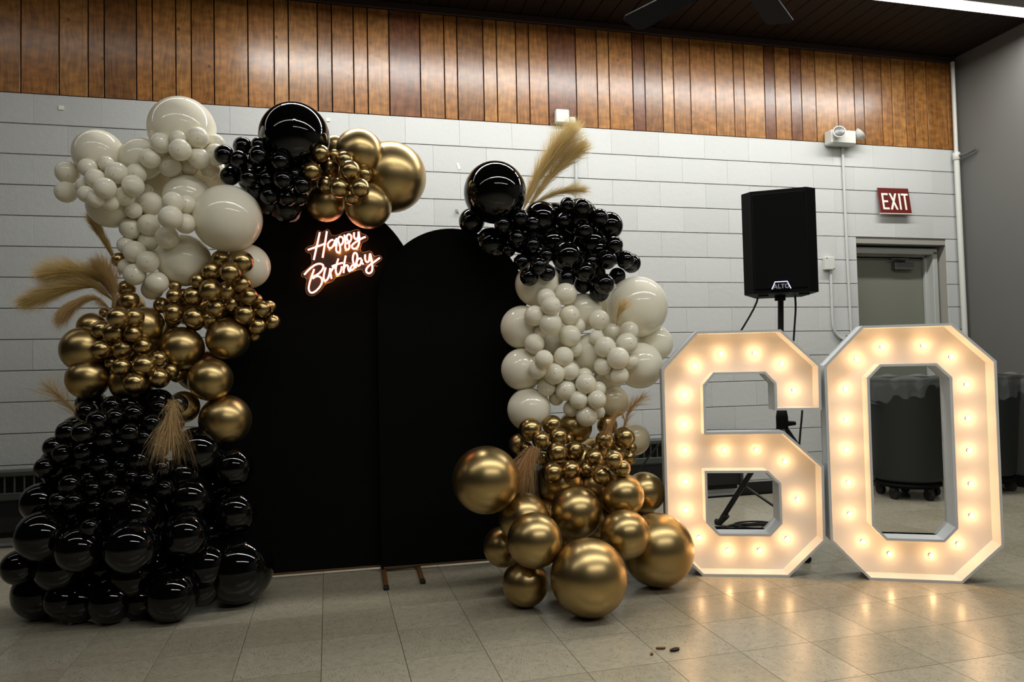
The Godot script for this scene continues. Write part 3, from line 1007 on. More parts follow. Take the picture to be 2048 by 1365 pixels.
func make_balloons() -> void:
	ball_meshes.body = balloon_mesh()
	ball_meshes.knot = lathe_mesh([Vector2(0.0, -1.2), Vector2(1.0, -1.1), Vector2(1.05, -0.8), Vector2(0.45, -0.4), Vector2(0.4, 0.0), Vector2(0.75, 0.35), Vector2(0.6, 0.7), Vector2(0.0, 0.9)], 14)
	var tp := []
	for i in 5:
		var a := PI / 2 * (0.945 + 0.055 * i / 4.0)
		tp.append(Vector2(maxf(cos(a) * 1.004, 0.0), sin(a) * (1.004 + 0.012 * i / 4.0)))
	tp[4].x = 0.0
	ball_meshes.tip = lathe_mesh(tp, 14)
	ball("cream", "big", Vector3(1.116, 2.289, 1.500), 0.1586, "large cream balloon, topmost of the big cream ones by the tall panel", "large cream balloons")
	ball("cream", "big", Vector3(0.744, 2.150, 1.501), 0.1146, "large cream balloon, second from top of the big cream ones by the tall panel", "large cream balloons")
	ball("cream", "big", Vector3(0.932, 2.134, 1.501), 0.1013, "large cream balloon, third from top of the big cream ones by the tall panel", "large cream balloons")
	ball("cream", "big", Vector3(1.134, 1.955, 1.492), 0.1136, "large cream balloon, fourth from top of the big cream ones by the tall panel", "large cream balloons")
	ball("cream", "big", Vector3(1.338, 1.833, 1.602), 0.1621, "large cream balloon, third from bottom of the big cream ones by the tall panel", "large cream balloons")
	ball("cream", "big", Vector3(0.799, 1.903, 1.506), 0.1084, "large cream balloon, fourth from bottom of the big cream ones by the tall panel", "large cream balloons")
	ball("cream", "big", Vector3(1.120, 1.643, 1.491), 0.1270, "large cream balloon, second from bottom of the big cream ones by the tall panel", "large cream balloons")
	ball("cream", "big", Vector3(1.414, 1.617, 1.492), 0.1113, "large cream balloon, half hidden, lowest of the big cream ones by the tall panel", "large cream balloons")
	ball("cream", "small", Vector3(1.049, 2.175, 1.641), 0.0487, "small cream balloon, leftmost in top row of the topmost cream cluster", "small balloons of the topmost cream cluster")
	ball("cream", "small", Vector3(1.129, 2.192, 1.659), 0.0407, "small cream balloon, second from left in top row of the topmost cream cluster", "small balloons of the topmost cream cluster")
	ball("cream", "small", Vector3(1.146, 2.131, 1.697), 0.0505, "small cream balloon, second from left in second row of the topmost cream cluster", "small balloons of the topmost cream cluster")
	ball("cream", "small", Vector3(1.214, 2.208, 1.649), 0.0502, "small cream balloon, third from left in top row of the topmost cream cluster", "small balloons of the topmost cream cluster")
	ball("cream", "small", Vector3(1.279, 2.214, 1.557), 0.0428, "small cream balloon, rightmost in top row of the topmost cream cluster", "small balloons of the topmost cream cluster")
	ball("cream", "small", Vector3(1.286, 2.146, 1.593), 0.0530, "small cream balloon, rightmost in second row of the topmost cream cluster", "small balloons of the topmost cream cluster")
	ball("cream", "small", Vector3(1.213, 2.118, 1.620), 0.0501, "small cream balloon, third from left in second row of the topmost cream cluster", "small balloons of the topmost cream cluster")
	ball("cream", "small", Vector3(1.072, 2.088, 1.560), 0.0536, "small cream balloon, leftmost in bottom row of the topmost cream cluster", "small balloons of the topmost cream cluster")
	ball("cream", "small", Vector3(0.999, 2.106, 1.620), 0.0474, "small cream balloon, leftmost in second row of the topmost cream cluster", "small balloons of the topmost cream cluster")
	ball("cream", "small", Vector3(1.149, 2.100, 1.515), 0.0427, "small cream balloon, second from left in bottom row of the topmost cream cluster", "small balloons of the topmost cream cluster")
	ball("cream", "small", Vector3(1.242, 2.102, 1.500), 0.0478, "small cream balloon, rightmost in bottom row of the topmost cream cluster", "small balloons of the topmost cream cluster")
	ball("cream", "small", Vector3(0.605, 2.058, 1.483), 0.0536, "small cream balloon, leftmost in top row of the outermost cream cluster", "small balloons of the outermost cream cluster")
	ball("cream", "small", Vector3(0.600, 1.964, 1.485), 0.0509, "small cream balloon, leftmost in second row of the outermost cream cluster", "small balloons of the outermost cream cluster")
	ball("cream", "small", Vector3(0.732, 2.052, 1.611), 0.0432, "small cream balloon, second from left in top row of the outermost cream cluster", "small balloons of the outermost cream cluster")
	ball("cream", "small", Vector3(0.770, 1.996, 1.634), 0.0458, "small cream balloon, second from left in second row of the outermost cream cluster", "small balloons of the outermost cream cluster")
	ball("cream", "small", Vector3(0.808, 2.075, 1.601), 0.0365, "small cream balloon, third from left in top row of the outermost cream cluster", "small balloons of the outermost cream cluster")
	ball("cream", "small", Vector3(0.857, 2.029, 1.622), 0.0511, "small cream balloon, fourth from left in top row of the outermost cream cluster", "small balloons of the outermost cream cluster")
	ball("cream", "small", Vector3(0.934, 2.036, 1.598), 0.0467, "small cream balloon, rightmost in top row of the outermost cream cluster", "small balloons of the outermost cream cluster")
	ball("cream", "small", Vector3(0.935, 1.964, 1.659), 0.0492, "small cream balloon, rightmost in second row of the outermost cream cluster", "small balloons of the outermost cream cluster")
	ball("cream", "small", Vector3(0.831, 1.936, 1.704), 0.0484, "small cream balloon, third from left in second row of the outermost cream cluster", "small balloons of the outermost cream cluster")
	ball("cream", "small", Vector3(0.888, 1.922, 1.617), 0.0455, "small cream balloon, rightmost in bottom row of the outermost cream cluster", "small balloons of the outermost cream cluster")
	ball("cream", "small", Vector3(0.734, 1.922, 1.636), 0.0390, "small cream balloon, leftmost in bottom row of the outermost cream cluster", "small balloons of the outermost cream cluster")
	ball("cream", "small", Vector3(0.786, 1.890, 1.680), 0.0375, "small cream balloon, second from left in bottom row of the outermost cream cluster", "small balloons of the outermost cream cluster")
	ball("cream", "small", Vector3(0.832, 1.884, 1.639), 0.0396, "small cream balloon, third from left in bottom row of the outermost cream cluster", "small balloons of the outermost cream cluster")
	ball("cream", "small", Vector3(0.979, 1.912, 1.524), 0.0572, "small cream balloon, second from left in top row of the middle cream cluster", "small balloons of the middle cream cluster")
	ball("cream", "small", Vector3(1.123, 1.875, 1.737), 0.0486, "small cream balloon, third from left in top row of the middle cream cluster", "small balloons of the middle cream cluster")
	ball("cream", "small", Vector3(1.165, 1.881, 1.673), 0.0451, "small cream balloon, rightmost in top row of the middle cream cluster", "small balloons of the middle cream cluster")
	ball("cream", "small", Vector3(1.118, 1.798, 1.765), 0.0541, "small cream balloon, third from left in second row of the middle cream cluster", "small balloons of the middle cream cluster")
	ball("cream", "small", Vector3(0.977, 1.803, 1.550), 0.0526, "small cream balloon, second from left in second row of the middle cream cluster", "small balloons of the middle cream cluster")
	ball("cream", "small", Vector3(0.914, 1.867, 1.573), 0.0395, "small cream balloon, leftmost in top row of the middle cream cluster", "small balloons of the middle cream cluster")
	ball("cream", "small", Vector3(1.163, 1.789, 1.679), 0.0478, "small cream balloon, rightmost in second row of the middle cream cluster", "small balloons of the middle cream cluster")
	ball("cream", "small", Vector3(0.891, 1.788, 1.527), 0.0517, "small cream balloon, leftmost in second row of the middle cream cluster", "small balloons of the middle cream cluster")
	ball("cream", "small", Vector3(0.967, 1.731, 1.516), 0.0475, "small cream balloon, second from left in third row of the middle cream cluster", "small balloons of the middle cream cluster")
	ball("cream", "small", Vector3(1.073, 1.731, 1.628), 0.0534, "small cream balloon, rightmost in third row of the middle cream cluster", "small balloons of the middle cream cluster")
	ball("cream", "small", Vector3(0.869, 1.707, 1.522), 0.0413, "small cream balloon, leftmost in third row of the middle cream cluster", "small balloons of the middle cream cluster")
	ball("cream", "small", Vector3(0.918, 1.670, 1.565), 0.0520, "small cream balloon, second from left in fourth row of the middle cream cluster", "small balloons of the middle cream cluster")
	ball("cream", "small", Vector3(0.980, 1.620, 1.587), 0.0514, "small cream balloon, rightmost in fourth row of the middle cream cluster", "small balloons of the middle cream cluster")
	ball("cream", "small", Vector3(0.872, 1.603, 1.518), 0.0414, "small cream balloon, leftmost in fourth row of the middle cream cluster", "small balloons of the middle cream cluster")
	ball("cream", "small", Vector3(0.917, 1.563, 1.563), 0.0514, "small cream balloon, leftmost in bottom row of the middle cream cluster", "small balloons of the middle cream cluster")
	ball("cream", "small", Vector3(1.014, 1.524, 1.564), 0.0527, "small cream balloon, rightmost in bottom row of the middle cream cluster", "small balloons of the middle cream cluster")
	ball("cream", "small", Vector3(0.977, 1.500, 1.494), 0.0507, "small cream balloon, second from left in bottom row of the middle cream cluster", "small balloons of the middle cream cluster")
	ball("gold", "small", Vector3(1.300, 1.639, 1.577), 0.0430, "small gold balloon, third from left in top row of the gold cluster below cream", "small balloons of the gold cluster below cream")
	ball("gold", "small", Vector3(1.409, 1.616, 1.646), 0.0526, "small gold balloon, rightmost in top row of the gold cluster below cream", "small balloons of the gold cluster below cream")
	ball("gold", "small", Vector3(1.257, 1.581, 1.578), 0.0470, "small gold balloon, second from left in top row of the gold cluster below cream", "small balloons of the gold cluster below cream")
	ball("gold", "small", Vector3(1.359, 1.562, 1.680), 0.0483, "small gold balloon, fourth from left in top row of the gold cluster below cream", "small balloons of the gold cluster below cream")
	ball("gold", "small", Vector3(1.196, 1.535, 1.570), 0.0376, "small gold balloon, leftmost in top row of the gold cluster below cream", "small balloons of the gold cluster below cream")
	ball("gold", "small", Vector3(1.265, 1.483, 1.633), 0.0526, "small gold balloon, third from left in second row of the gold cluster below cream", "small balloons of the gold cluster below cream")
	ball("gold", "small", Vector3(1.329, 1.483, 1.586), 0.0452, "small gold balloon, fourth from left in second row of the gold cluster below cream", "small balloons of the gold cluster below cream")
	ball("gold", "small", Vector3(1.399, 1.516, 1.595), 0.0433, "small gold balloon, fifth from left in top row of the gold cluster below cream", "small balloons of the gold cluster below cream")
	ball("gold", "small", Vector3(1.089, 1.462, 1.558), 0.0365, "small gold balloon, leftmost in second row of the gold cluster below cream", "small balloons of the gold cluster below cream")
	ball("gold", "small", Vector3(1.170, 1.461, 1.537), 0.0485, "small gold balloon, second from left in second row of the gold cluster below cream", "small balloons of the gold cluster below cream")
	ball("gold", "small", Vector3(1.086, 1.381, 1.561), 0.0462, "small gold balloon, second from left in third row of the gold cluster below cream", "small balloons of the gold cluster below cream")
	ball("gold", "small", Vector3(1.178, 1.357, 1.570), 0.0502, "small gold balloon, leftmost in bottom row of the gold cluster below cream", "small balloons of the gold cluster below cream")
	ball("gold", "small", Vector3(1.276, 1.402, 1.581), 0.0457, "small gold balloon, third from left in third row of the gold cluster below cream", "small balloons of the gold cluster below cream")
	ball("gold", "small", Vector3(1.346, 1.423, 1.557), 0.0399, "small gold balloon, fourth from left in third row of the gold cluster below cream", "small balloons of the gold cluster below cream")
	ball("gold", "small", Vector3(1.432, 1.455, 1.596), 0.0427, "small gold balloon, rightmost in second row of the gold cluster below cream", "small balloons of the gold cluster below cream")
	ball("gold", "small", Vector3(1.487, 1.399, 1.545), 0.0429, "small gold balloon, rightmost in third row of the gold cluster below cream", "small balloons of the gold cluster below cream")
	ball("gold", "small", Vector3(1.407, 1.371, 1.561), 0.0510, "small gold balloon, third from left in bottom row of the gold cluster below cream", "small balloons of the gold cluster below cream")
	ball("gold", "small", Vector3(1.461, 1.313, 1.529), 0.0436, "small gold balloon, fourth from left in bottom row of the gold cluster below cream", "small balloons of the gold cluster below cream")
	ball("gold", "small", Vector3(1.529, 1.336, 1.497), 0.0406, "small gold balloon, rightmost in bottom row of the gold cluster below cream", "small balloons of the gold cluster below cream")
	ball("gold", "small", Vector3(1.020, 1.422, 1.495), 0.0390, "small gold balloon, leftmost in third row of the gold cluster below cream", "small balloons of the gold cluster below cream")
	ball("gold", "small", Vector3(1.245, 1.352, 1.554), 0.0344, "small gold balloon, second from left in bottom row of the gold cluster below cream", "small balloons of the gold cluster below cream")
	ball("gold", "small", Vector3(0.864, 1.502, 1.494), 0.0417, "small gold balloon just under the lowest middle cream balloons", "small balloons of the gold balloons at the pampas root")
	ball("gold", "small", Vector3(0.885, 1.442, 1.525), 0.0455, "small gold balloon above the gold cluster at the pampas root", "small balloons of the gold balloons at the pampas root")
	ball("gold", "small", Vector3(0.831, 1.641, 1.491), 0.0360, "small gold balloon peeking out behind the lowest middle cream balloons", "small balloons of the gold balloons at the pampas root")
	ball("gold", "small", Vector3(0.879, 1.351, 1.690), 0.0484, "small gold balloon, third from left in top row of the gold cluster under pampas", "small balloons of the gold cluster under pampas")
	ball("gold", "small", Vector3(0.932, 1.355, 1.637), 0.0449, "small gold balloon, rightmost in top row of the gold cluster under pampas", "small balloons of the gold cluster under pampas")
	ball("gold", "small", Vector3(0.778, 1.301, 1.581), 0.0427, "small gold balloon, leftmost in top row of the gold cluster under pampas", "small balloons of the gold cluster under pampas")
	ball("gold", "small", Vector3(0.841, 1.286, 1.615), 0.0486, "small gold balloon, second from left in top row of the gold cluster under pampas", "small balloons of the gold cluster under pampas")
	ball("gold", "small", Vector3(0.926, 1.279, 1.628), 0.0403, "small gold balloon, third from left in second row of the gold cluster under pampas", "small balloons of the gold cluster under pampas")
	ball("gold", "small", Vector3(0.789, 1.208, 1.619), 0.0435, "small gold balloon, leftmost in second row of the gold cluster under pampas", "small balloons of the gold cluster under pampas")
	ball("gold", "small", Vector3(0.869, 1.211, 1.586), 0.0512, "small gold balloon, second from left in second row of the gold cluster under pampas", "small balloons of the gold cluster under pampas")
	ball("gold", "small", Vector3(0.957, 1.220, 1.590), 0.0450, "small gold balloon, rightmost in second row of the gold cluster under pampas", "small balloons of the gold cluster under pampas")
	ball("gold", "small", Vector3(1.032, 1.160, 1.611), 0.0390, "small gold balloon, rightmost in third row of the gold cluster under pampas", "small balloons of the gold cluster under pampas")
	ball("gold", "small", Vector3(0.885, 1.125, 1.655), 0.0429, "small gold balloon, second from left in third row of the gold cluster under pampas", "small balloons of the gold cluster under pampas")
	ball("gold", "small", Vector3(0.978, 1.130, 1.652), 0.0523, "small gold balloon, third from left in third row of the gold cluster under pampas", "small balloons of the gold cluster under pampas")
	ball("gold", "small", Vector3(0.944, 1.050, 1.675), 0.0489, "small gold balloon, leftmost in bottom row of the gold cluster under pampas", "small balloons of the gold cluster under pampas")
	ball("gold", "small", Vector3(1.036, 1.071, 1.632), 0.0502, "small gold balloon, second from left in bottom row of the gold cluster under pampas", "small balloons of the gold cluster under pampas")
	ball("gold", "small", Vector3(0.816, 1.147, 1.565), 0.0310, "small gold balloon, leftmost in third row of the gold cluster under pampas", "small balloons of the gold cluster under pampas")
	ball("gold", "small", Vector3(1.076, 1.100, 1.581), 0.0381, "small gold balloon, rightmost in bottom row of the gold cluster under pampas", "small balloons of the gold cluster under pampas")
	ball("gold", "big", Vector3(0.690, 1.212, 1.520), 0.1069, "large chrome gold balloon, fifth from top of the big gold ones by the tall panel", "large gold balloons")
	ball("gold", "big", Vector3(0.705, 1.322, 1.468), 0.0665, "large chrome gold balloon, second from top of the big gold ones by the tall panel", "large gold balloons")
	ball("gold", "big", Vector3(0.710, 1.074, 1.541), 0.0959, "large chrome gold balloon, fifth from bottom of the big gold ones by the tall panel", "large gold balloons")
	ball("gold", "big", Vector3(0.946, 1.321, 1.513), 0.0914, "large chrome gold balloon, topmost of the big gold ones by the tall panel", "large gold balloons")
	ball("gold", "big", Vector3(1.114, 1.211, 1.520), 0.1036, "large chrome gold balloon, fourth from top of the big gold ones by the tall panel", "large gold balloons")
	ball("gold", "big", Vector3(1.323, 1.255, 1.519), 0.1042, "large chrome gold balloon, third from top of the big gold ones by the tall panel", "large gold balloons")
	ball("gold", "big", Vector3(1.255, 1.057, 1.601), 0.1027, "large chrome gold balloon, fourth from bottom of the big gold ones by the tall panel", "large gold balloons")
	ball("gold", "big", Vector3(0.898, 1.052, 1.545), 0.0983, "large chrome gold balloon, third from bottom of the big gold ones by the tall panel", "large gold balloons")
	ball("gold", "big", Vector3(1.086, 1.086, 1.489), 0.0416, "large chrome gold balloon, sixth from top of the big gold ones by the tall panel", "large gold balloons")
	ball("gold", "big", Vector3(1.314, 0.858, 1.558), 0.1221, "large chrome gold balloon, lowest of the big gold ones by the tall panel", "large gold balloons")
	ball("gold", "big", Vector3(1.127, 0.928, 1.566), 0.0759, "large chrome gold balloon, second from bottom of the big gold ones by the tall panel", "large gold balloons")
	ball("black", "small", Vector3(0.713, 0.920, 1.569), 0.0498, "small black balloon, leftmost in top row of the low black cluster", "small balloons of the low black cluster")
	ball("black", "small", Vector3(0.817, 0.890, 1.758), 0.0475, "small black balloon, third from left in second row of the low black cluster", "small balloons of the low black cluster")
	ball("black", "small", Vector3(0.667, 0.836, 1.662), 0.0512, "small black balloon, leftmost in second row of the low black cluster", "small balloons of the low black cluster")
	ball("black", "small", Vector3(0.774, 0.841, 1.803), 0.0496, "small black balloon, second from left in second row of the low black cluster", "small balloons of the low black cluster")
	ball("black", "small", Vector3(0.612, 0.772, 1.663), 0.0466, "small black balloon, leftmost in third row of the low black cluster", "small balloons of the low black cluster")
	ball("black", "small", Vector3(0.670, 0.747, 1.723), 0.0468, "small black balloon, second from left in fourth row of the low black cluster", "small balloons of the low black cluster")
	ball("black", "small", Vector3(0.757, 0.753, 1.747), 0.0422, "small black balloon, second from left in third row of the low black cluster", "small balloons of the low black cluster")
	ball("black", "small", Vector3(0.594, 0.687, 1.703), 0.0481, "small black balloon, leftmost in fourth row of the low black cluster", "small balloons of the low black cluster")
	ball("black", "small", Vector3(0.849, 0.809, 1.765), 0.0451, "small black balloon, third from left in third row of the low black cluster", "small balloons of the low black cluster")
	ball("black", "small", Vector3(0.955, 0.832, 1.790), 0.0438, "small black balloon, fourth from left in second row of the low black cluster", "small balloons of the low black cluster")
	ball("black", "small", Vector3(1.000, 0.803, 1.746), 0.0421, "small black balloon, fifth from left in third row of the low black cluster", "small balloons of the low black cluster")
	ball("black", "small", Vector3(1.034, 0.865, 1.742), 0.0467, "small black balloon, fifth from left in second row of the low black cluster", "small balloons of the low black cluster")
	ball("black", "small", Vector3(0.975, 0.703, 1.732), 0.0521, "small black balloon, fifth from left in fourth row of the low black cluster", "small balloons of the low black cluster")
	ball("black", "small", Vector3(0.822, 0.694, 1.737), 0.0460, "small black balloon, third from left in fourth row of the low black cluster", "small balloons of the low black cluster")
	ball("black", "small", Vector3(0.895, 0.671, 1.718), 0.0417, "small black balloon, fourth from left in fourth row of the low black cluster", "small balloons of the low black cluster")
	ball("black", "small", Vector3(0.865, 0.631, 1.765), 0.0433, "small black balloon, third from left in fifth row of the low black cluster", "small balloons of the low black cluster")
	ball("black", "small", Vector3(0.715, 0.618, 1.768), 0.0494, "small black balloon, leftmost in fifth row of the low black cluster", "small balloons of the low black cluster")
	ball("black", "small", Vector3(0.771, 0.632, 1.720), 0.0441, "small black balloon, second from left in fifth row of the low black cluster", "small balloons of the low black cluster")
	ball("black", "small", Vector3(0.803, 0.589, 1.764), 0.0428, "small black balloon, fourth from left in bottom row of the low black cluster", "small balloons of the low black cluster")
	ball("black", "small", Vector3(0.953, 0.631, 1.754), 0.0390, "small black balloon, fourth from left in fifth row of the low black cluster", "small balloons of the low black cluster")
	ball("black", "small", Vector3(1.016, 0.620, 1.779), 0.0465, "small black balloon, fifth from left in fifth row of the low black cluster", "small balloons of the low black cluster")
	ball("black", "small", Vector3(0.669, 0.550, 1.772), 0.0394, "small black balloon, leftmost in bottom row of the low black cluster", "small balloons of the low black cluster")
	ball("black", "small", Vector3(0.734, 0.544, 1.790), 0.0451, "small black balloon, second from left in bottom row of the low black cluster", "small balloons of the low black cluster")
	ball("black", "small", Vector3(0.813, 0.512, 1.774), 0.0426, "small black balloon, fifth from left in bottom row of the low black cluster", "small balloons of the low black cluster")
	ball("black", "small", Vector3(1.065, 0.660, 1.716), 0.0470, "small black balloon, rightmost in fourth row of the low black cluster", "small balloons of the low black cluster")
	ball("black", "small", Vector3(1.048, 0.749, 1.723), 0.0452, "small black balloon, rightmost in third row of the low black cluster", "small balloons of the low black cluster")
	ball("black", "small", Vector3(0.836, 0.456, 1.919), 0.0383, "small black balloon, third from left in bottom row of the low black cluster", "small balloons of the low black cluster")
	ball("black", "small", Vector3(1.127, 0.947, 1.677), 0.0440, "small black balloon, rightmost in top row of the low black cluster", "small balloons of the low black cluster")
	ball("black", "small", Vector3(1.047, 0.930, 1.664), 0.0454, "small black balloon, fifth from left in top row of the low black cluster", "small balloons of the low black cluster")
	ball("black", "small", Vector3(0.874, 0.897, 1.704), 0.0488, "small black balloon, third from left in top row of the low black cluster", "small balloons of the low black cluster")
	ball("black", "small", Vector3(0.949, 0.911, 1.707), 0.0467, "small black balloon, fourth from left in top row of the low black cluster", "small balloons of the low black cluster")
	ball("black", "small", Vector3(0.908, 0.771, 1.742), 0.0466, "small black balloon, fourth from left in third row of the low black cluster", "small balloons of the low black cluster")
	ball("black", "small", Vector3(0.845, 0.946, 1.653), 0.0477, "small black balloon, second from left in top row of the low black cluster", "small balloons of the low black cluster")
	ball("black", "small", Vector3(1.106, 0.796, 1.698), 0.0504, "small black balloon, rightmost in second row of the low black cluster", "small balloons of the low black cluster")
	ball("black", "small", Vector3(0.926, 0.568, 1.868), 0.0477, "small black balloon, rightmost in bottom row of the low black cluster", "small balloons of the low black cluster")
	ball("black", "small", Vector3(1.080, 0.571, 1.746), 0.0465, "small black balloon, rightmost in fifth row of the low black cluster", "small balloons of the low black cluster")
	ball("black", "big", Vector3(1.203, 0.720, 1.603), 0.1167, "large glossy black balloon, topmost of the big black ones at the base", "large black balloons")
	ball("black", "big", Vector3(1.354, 0.633, 1.598), 0.0965, "large glossy black balloon, second from top of the big black ones at the base", "large black balloons")
	ball("black", "big", Vector3(1.366, 0.428, 1.635), 0.1001, "large glossy black balloon, fifth from top of the big black ones at the base", "large black balloons")
	ball("black", "big", Vector3(1.169, 0.506, 1.652), 0.1094, "large glossy black balloon, third from top of the big black ones at the base", "large black balloons")
	ball("black", "big", Vector3(0.960, 0.463, 1.769), 0.1102, "large glossy black balloon, sixth from top of the big black ones at the base", "large black balloons")
	ball("black", "big", Vector3(0.987, 0.358, 1.906), 0.1113, "large glossy black balloon, ninth from top of the big black ones at the base", "large black balloons")
	ball("black", "big", Vector3(1.179, 0.371, 1.795), 0.1025, "large glossy black balloon, seventh from top of the big black ones at the base", "large black balloons")
	ball("black", "big", Vector3(0.778, 0.356, 1.864), 0.0973, "large glossy black balloon, tenth from top of the big black ones at the base", "large black balloons")
	ball("black", "big", Vector3(0.611, 0.407, 1.785), 0.1089, "large glossy black balloon, eighth from top of the big black ones at the base", "large black balloons")
	ball("black", "big", Vector3(0.553, 0.528, 1.646), 0.0848, "large glossy black balloon, fourth from top of the big black ones at the base", "large black balloons")
	ball("black", "big", Vector3(1.378, 0.162, 1.647), 0.1620, "large glossy black balloon, eighth from bottom of the big black ones at the base", "large black balloons")
	ball("black", "big", Vector3(1.126, 0.113, 1.808), 0.1128, "large glossy black balloon, fifth from bottom of the big black ones at the base", "large black balloons")
	ball("black", "big", Vector3(0.867, 0.098, 1.753), 0.0982, "large glossy black balloon, second from bottom of the big black ones at the base", "large black balloons")
	ball("black", "big", Vector3(0.535, 0.117, 1.594), 0.1175, "large glossy black balloon, sixth from bottom of the big black ones at the base", "large black balloons")
	ball("black", "big", Vector3(0.727, 0.092, 1.701), 0.0916, "large glossy black balloon, half hidden, lowest of the big black ones at the base", "large black balloons")
	ball("black", "big", Vector3(0.499, 0.266, 1.719), 0.0751, "large glossy black balloon, ninth from bottom of the big black ones at the base", "large black balloons")
	ball("black", "big", Vector3(0.947, 0.186, 1.720), 0.1040, "large glossy black balloon, seventh from bottom of the big black ones at the base", "large black balloons")
	ball("black", "small", Vector3(1.332, 2.130, 1.656), 0.0463, "small black balloon, leftmost in top row of the black cluster on top", "small balloons of the black cluster on top")
	ball("black", "small", Vector3(1.407, 2.196, 1.581), 0.0465, "small black balloon, third from left in top row of the black cluster on top", "small balloons of the black cluster on top")
	ball("black", "small", Vector3(1.493, 2.171, 1.703), 0.0358, "small black balloon, fourth from left in top row of the black cluster on top", "small balloons of the black cluster on top")
	ball("black", "small", Vector3(1.399, 2.106, 1.671), 0.0429, "small black balloon, second from left in top row of the black cluster on top", "small balloons of the black cluster on top")
	ball("black", "small", Vector3(1.495, 2.113, 1.732), 0.0450, "small black balloon, fifth from left in top row of the black cluster on top", "small balloons of the black cluster on top")
	ball("black", "small", Vector3(1.594, 2.087, 1.740), 0.0460, "small black balloon, rightmost in top row of the black cluster on top", "small balloons of the black cluster on top")
	ball("black", "small", Vector3(1.347, 2.047, 1.581), 0.0463, "small black balloon, leftmost in second row of the black cluster on top", "small balloons of the black cluster on top")
	ball("black", "small", Vector3(1.445, 2.018, 1.673), 0.0426, "small black balloon, second from left in second row of the black cluster on top", "small balloons of the black cluster on top")
	ball("black", "small", Vector3(1.526, 2.019, 1.668), 0.0431, "small black balloon, third from left in second row of the black cluster on top", "small balloons of the black cluster on top")
	ball("black", "small", Vector3(1.605, 2.001, 1.727), 0.0469, "small black balloon, fourth from left in second row of the black cluster on top", "small balloons of the black cluster on top")
	ball("black", "small", Vector3(1.656, 2.033, 1.690), 0.0403, "small black balloon, rightmost in second row of the black cluster on top", "small balloons of the black cluster on top")
	ball("black", "small", Vector3(1.691, 1.981, 1.720), 0.0445, "small black balloon, rightmost in bottom row of the black cluster on top", "small balloons of the black cluster on top")
	ball("black", "small", Vector3(1.616, 1.932, 1.660), 0.0449, "small black balloon, third from left in bottom row of the black cluster on top", "small balloons of the black cluster on top")
	ball("black", "small", Vector3(1.668, 1.947, 1.612), 0.0445, "small black balloon, fourth from left in bottom row of the black cluster on top", "small balloons of the black cluster on top")
	ball("black", "small", Vector3(1.538, 1.938, 1.664), 0.0457, "small black balloon, second from left in bottom row of the black cluster on top", "small balloons of the black cluster on top")
	ball("black", "small", Vector3(1.471, 1.976, 1.623), 0.0452, "small black balloon, leftmost in bottom row of the black cluster on top", "small balloons of the black cluster on top")
	ball("black", "big", Vector3(1.653, 2.241, 1.620), 0.1713, "large glossy black balloon, topmost of the big black ones on the tall panel", "large black balloons")
	ball("black", "big", Vector3(1.603, 1.911, 1.520), 0.0820, "large glossy black balloon, half hidden, lowest of the big black ones on the tall panel", "large black balloons")
	ball("gold", "small", Vector3(1.781, 2.136, 1.732), 0.0409, "small gold balloon, leftmost in top row of the gold cluster above neon", "small balloons of the gold cluster above neon")
	ball("gold", "small", Vector3(1.893, 2.109, 1.734), 0.0414, "small gold balloon, third from left in top row of the gold cluster above neon", "small balloons of the gold cluster above neon")
	ball("gold", "small", Vector3(1.819, 2.120, 1.551), 0.0497, "small gold balloon, second from left in top row of the gold cluster above neon", "small balloons of the gold cluster above neon")
	ball("gold", "small", Vector3(1.916, 2.049, 1.768), 0.0491, "small gold balloon, rightmost in top row of the gold cluster above neon", "small balloons of the gold cluster above neon")
	ball("gold", "small", Vector3(1.739, 2.045, 1.742), 0.0443, "small gold balloon, leftmost in second row of the gold cluster above neon", "small balloons of the gold cluster above neon")
	ball("gold", "small", Vector3(1.987, 2.053, 1.691), 0.0392, "small gold balloon, rightmost in second row of the gold cluster above neon", "small balloons of the gold cluster above neon")
	ball("gold", "small", Vector3(1.799, 2.009, 1.634), 0.0404, "small gold balloon, second from left in second row of the gold cluster above neon", "small balloons of the gold cluster above neon")
	ball("gold", "small", Vector3(1.864, 1.964, 1.761), 0.0484, "small gold balloon, leftmost in bottom row of the gold cluster above neon", "small balloons of the gold cluster above neon")
	ball("gold", "small", Vector3(1.961, 1.958, 1.793), 0.0479, "small gold balloon, rightmost in bottom row of the gold cluster above neon", "small balloons of the gold cluster above neon")
	ball("gold", "small", Vector3(1.923, 1.926, 1.743), 0.0397, "small gold balloon, second from left in bottom row of the gold cluster above neon", "small balloons of the gold cluster above neon")
	ball("gold", "big", Vector3(1.965, 2.181, 1.620), 0.1203, "large chrome gold balloon, second from top of the big gold ones above the neon", "large gold balloons")
	ball("gold", "big", Vector3(2.129, 2.090, 1.520), 0.1830, "large chrome gold balloon, third from top of the big gold ones above the neon", "large gold balloons")
	ball("gold", "big", Vector3(2.006, 1.917, 1.620), 0.1182, "large chrome gold balloon, lowest of the big gold ones above the neon", "large gold balloons")
	ball("gold", "big", Vector3(1.798, 1.946, 1.520), 0.0988, "large chrome gold balloon, second from bottom of the big gold ones above the neon", "large gold balloons")
	ball("gold", "big", Vector3(1.848, 2.264, 1.439), 0.0582, "large chrome gold balloon, half hidden, topmost of the big gold ones above the neon", "large gold balloons")
	ball("black", "big", Vector3(2.661, 2.005, 1.620), 0.1641, "large glossy black balloon, topmost of the big black ones on the short panel", "large black balloons")
	ball("black", "big", Vector3(2.561, 1.879, 1.479), 0.0706, "large glossy black balloon, third from top of the big black ones on the short panel", "large black balloons")
	ball("black", "big", Vector3(2.660, 1.756, 1.519), 0.0852, "large glossy black balloon, second from bottom of the big black ones on the short panel", "large black balloons")
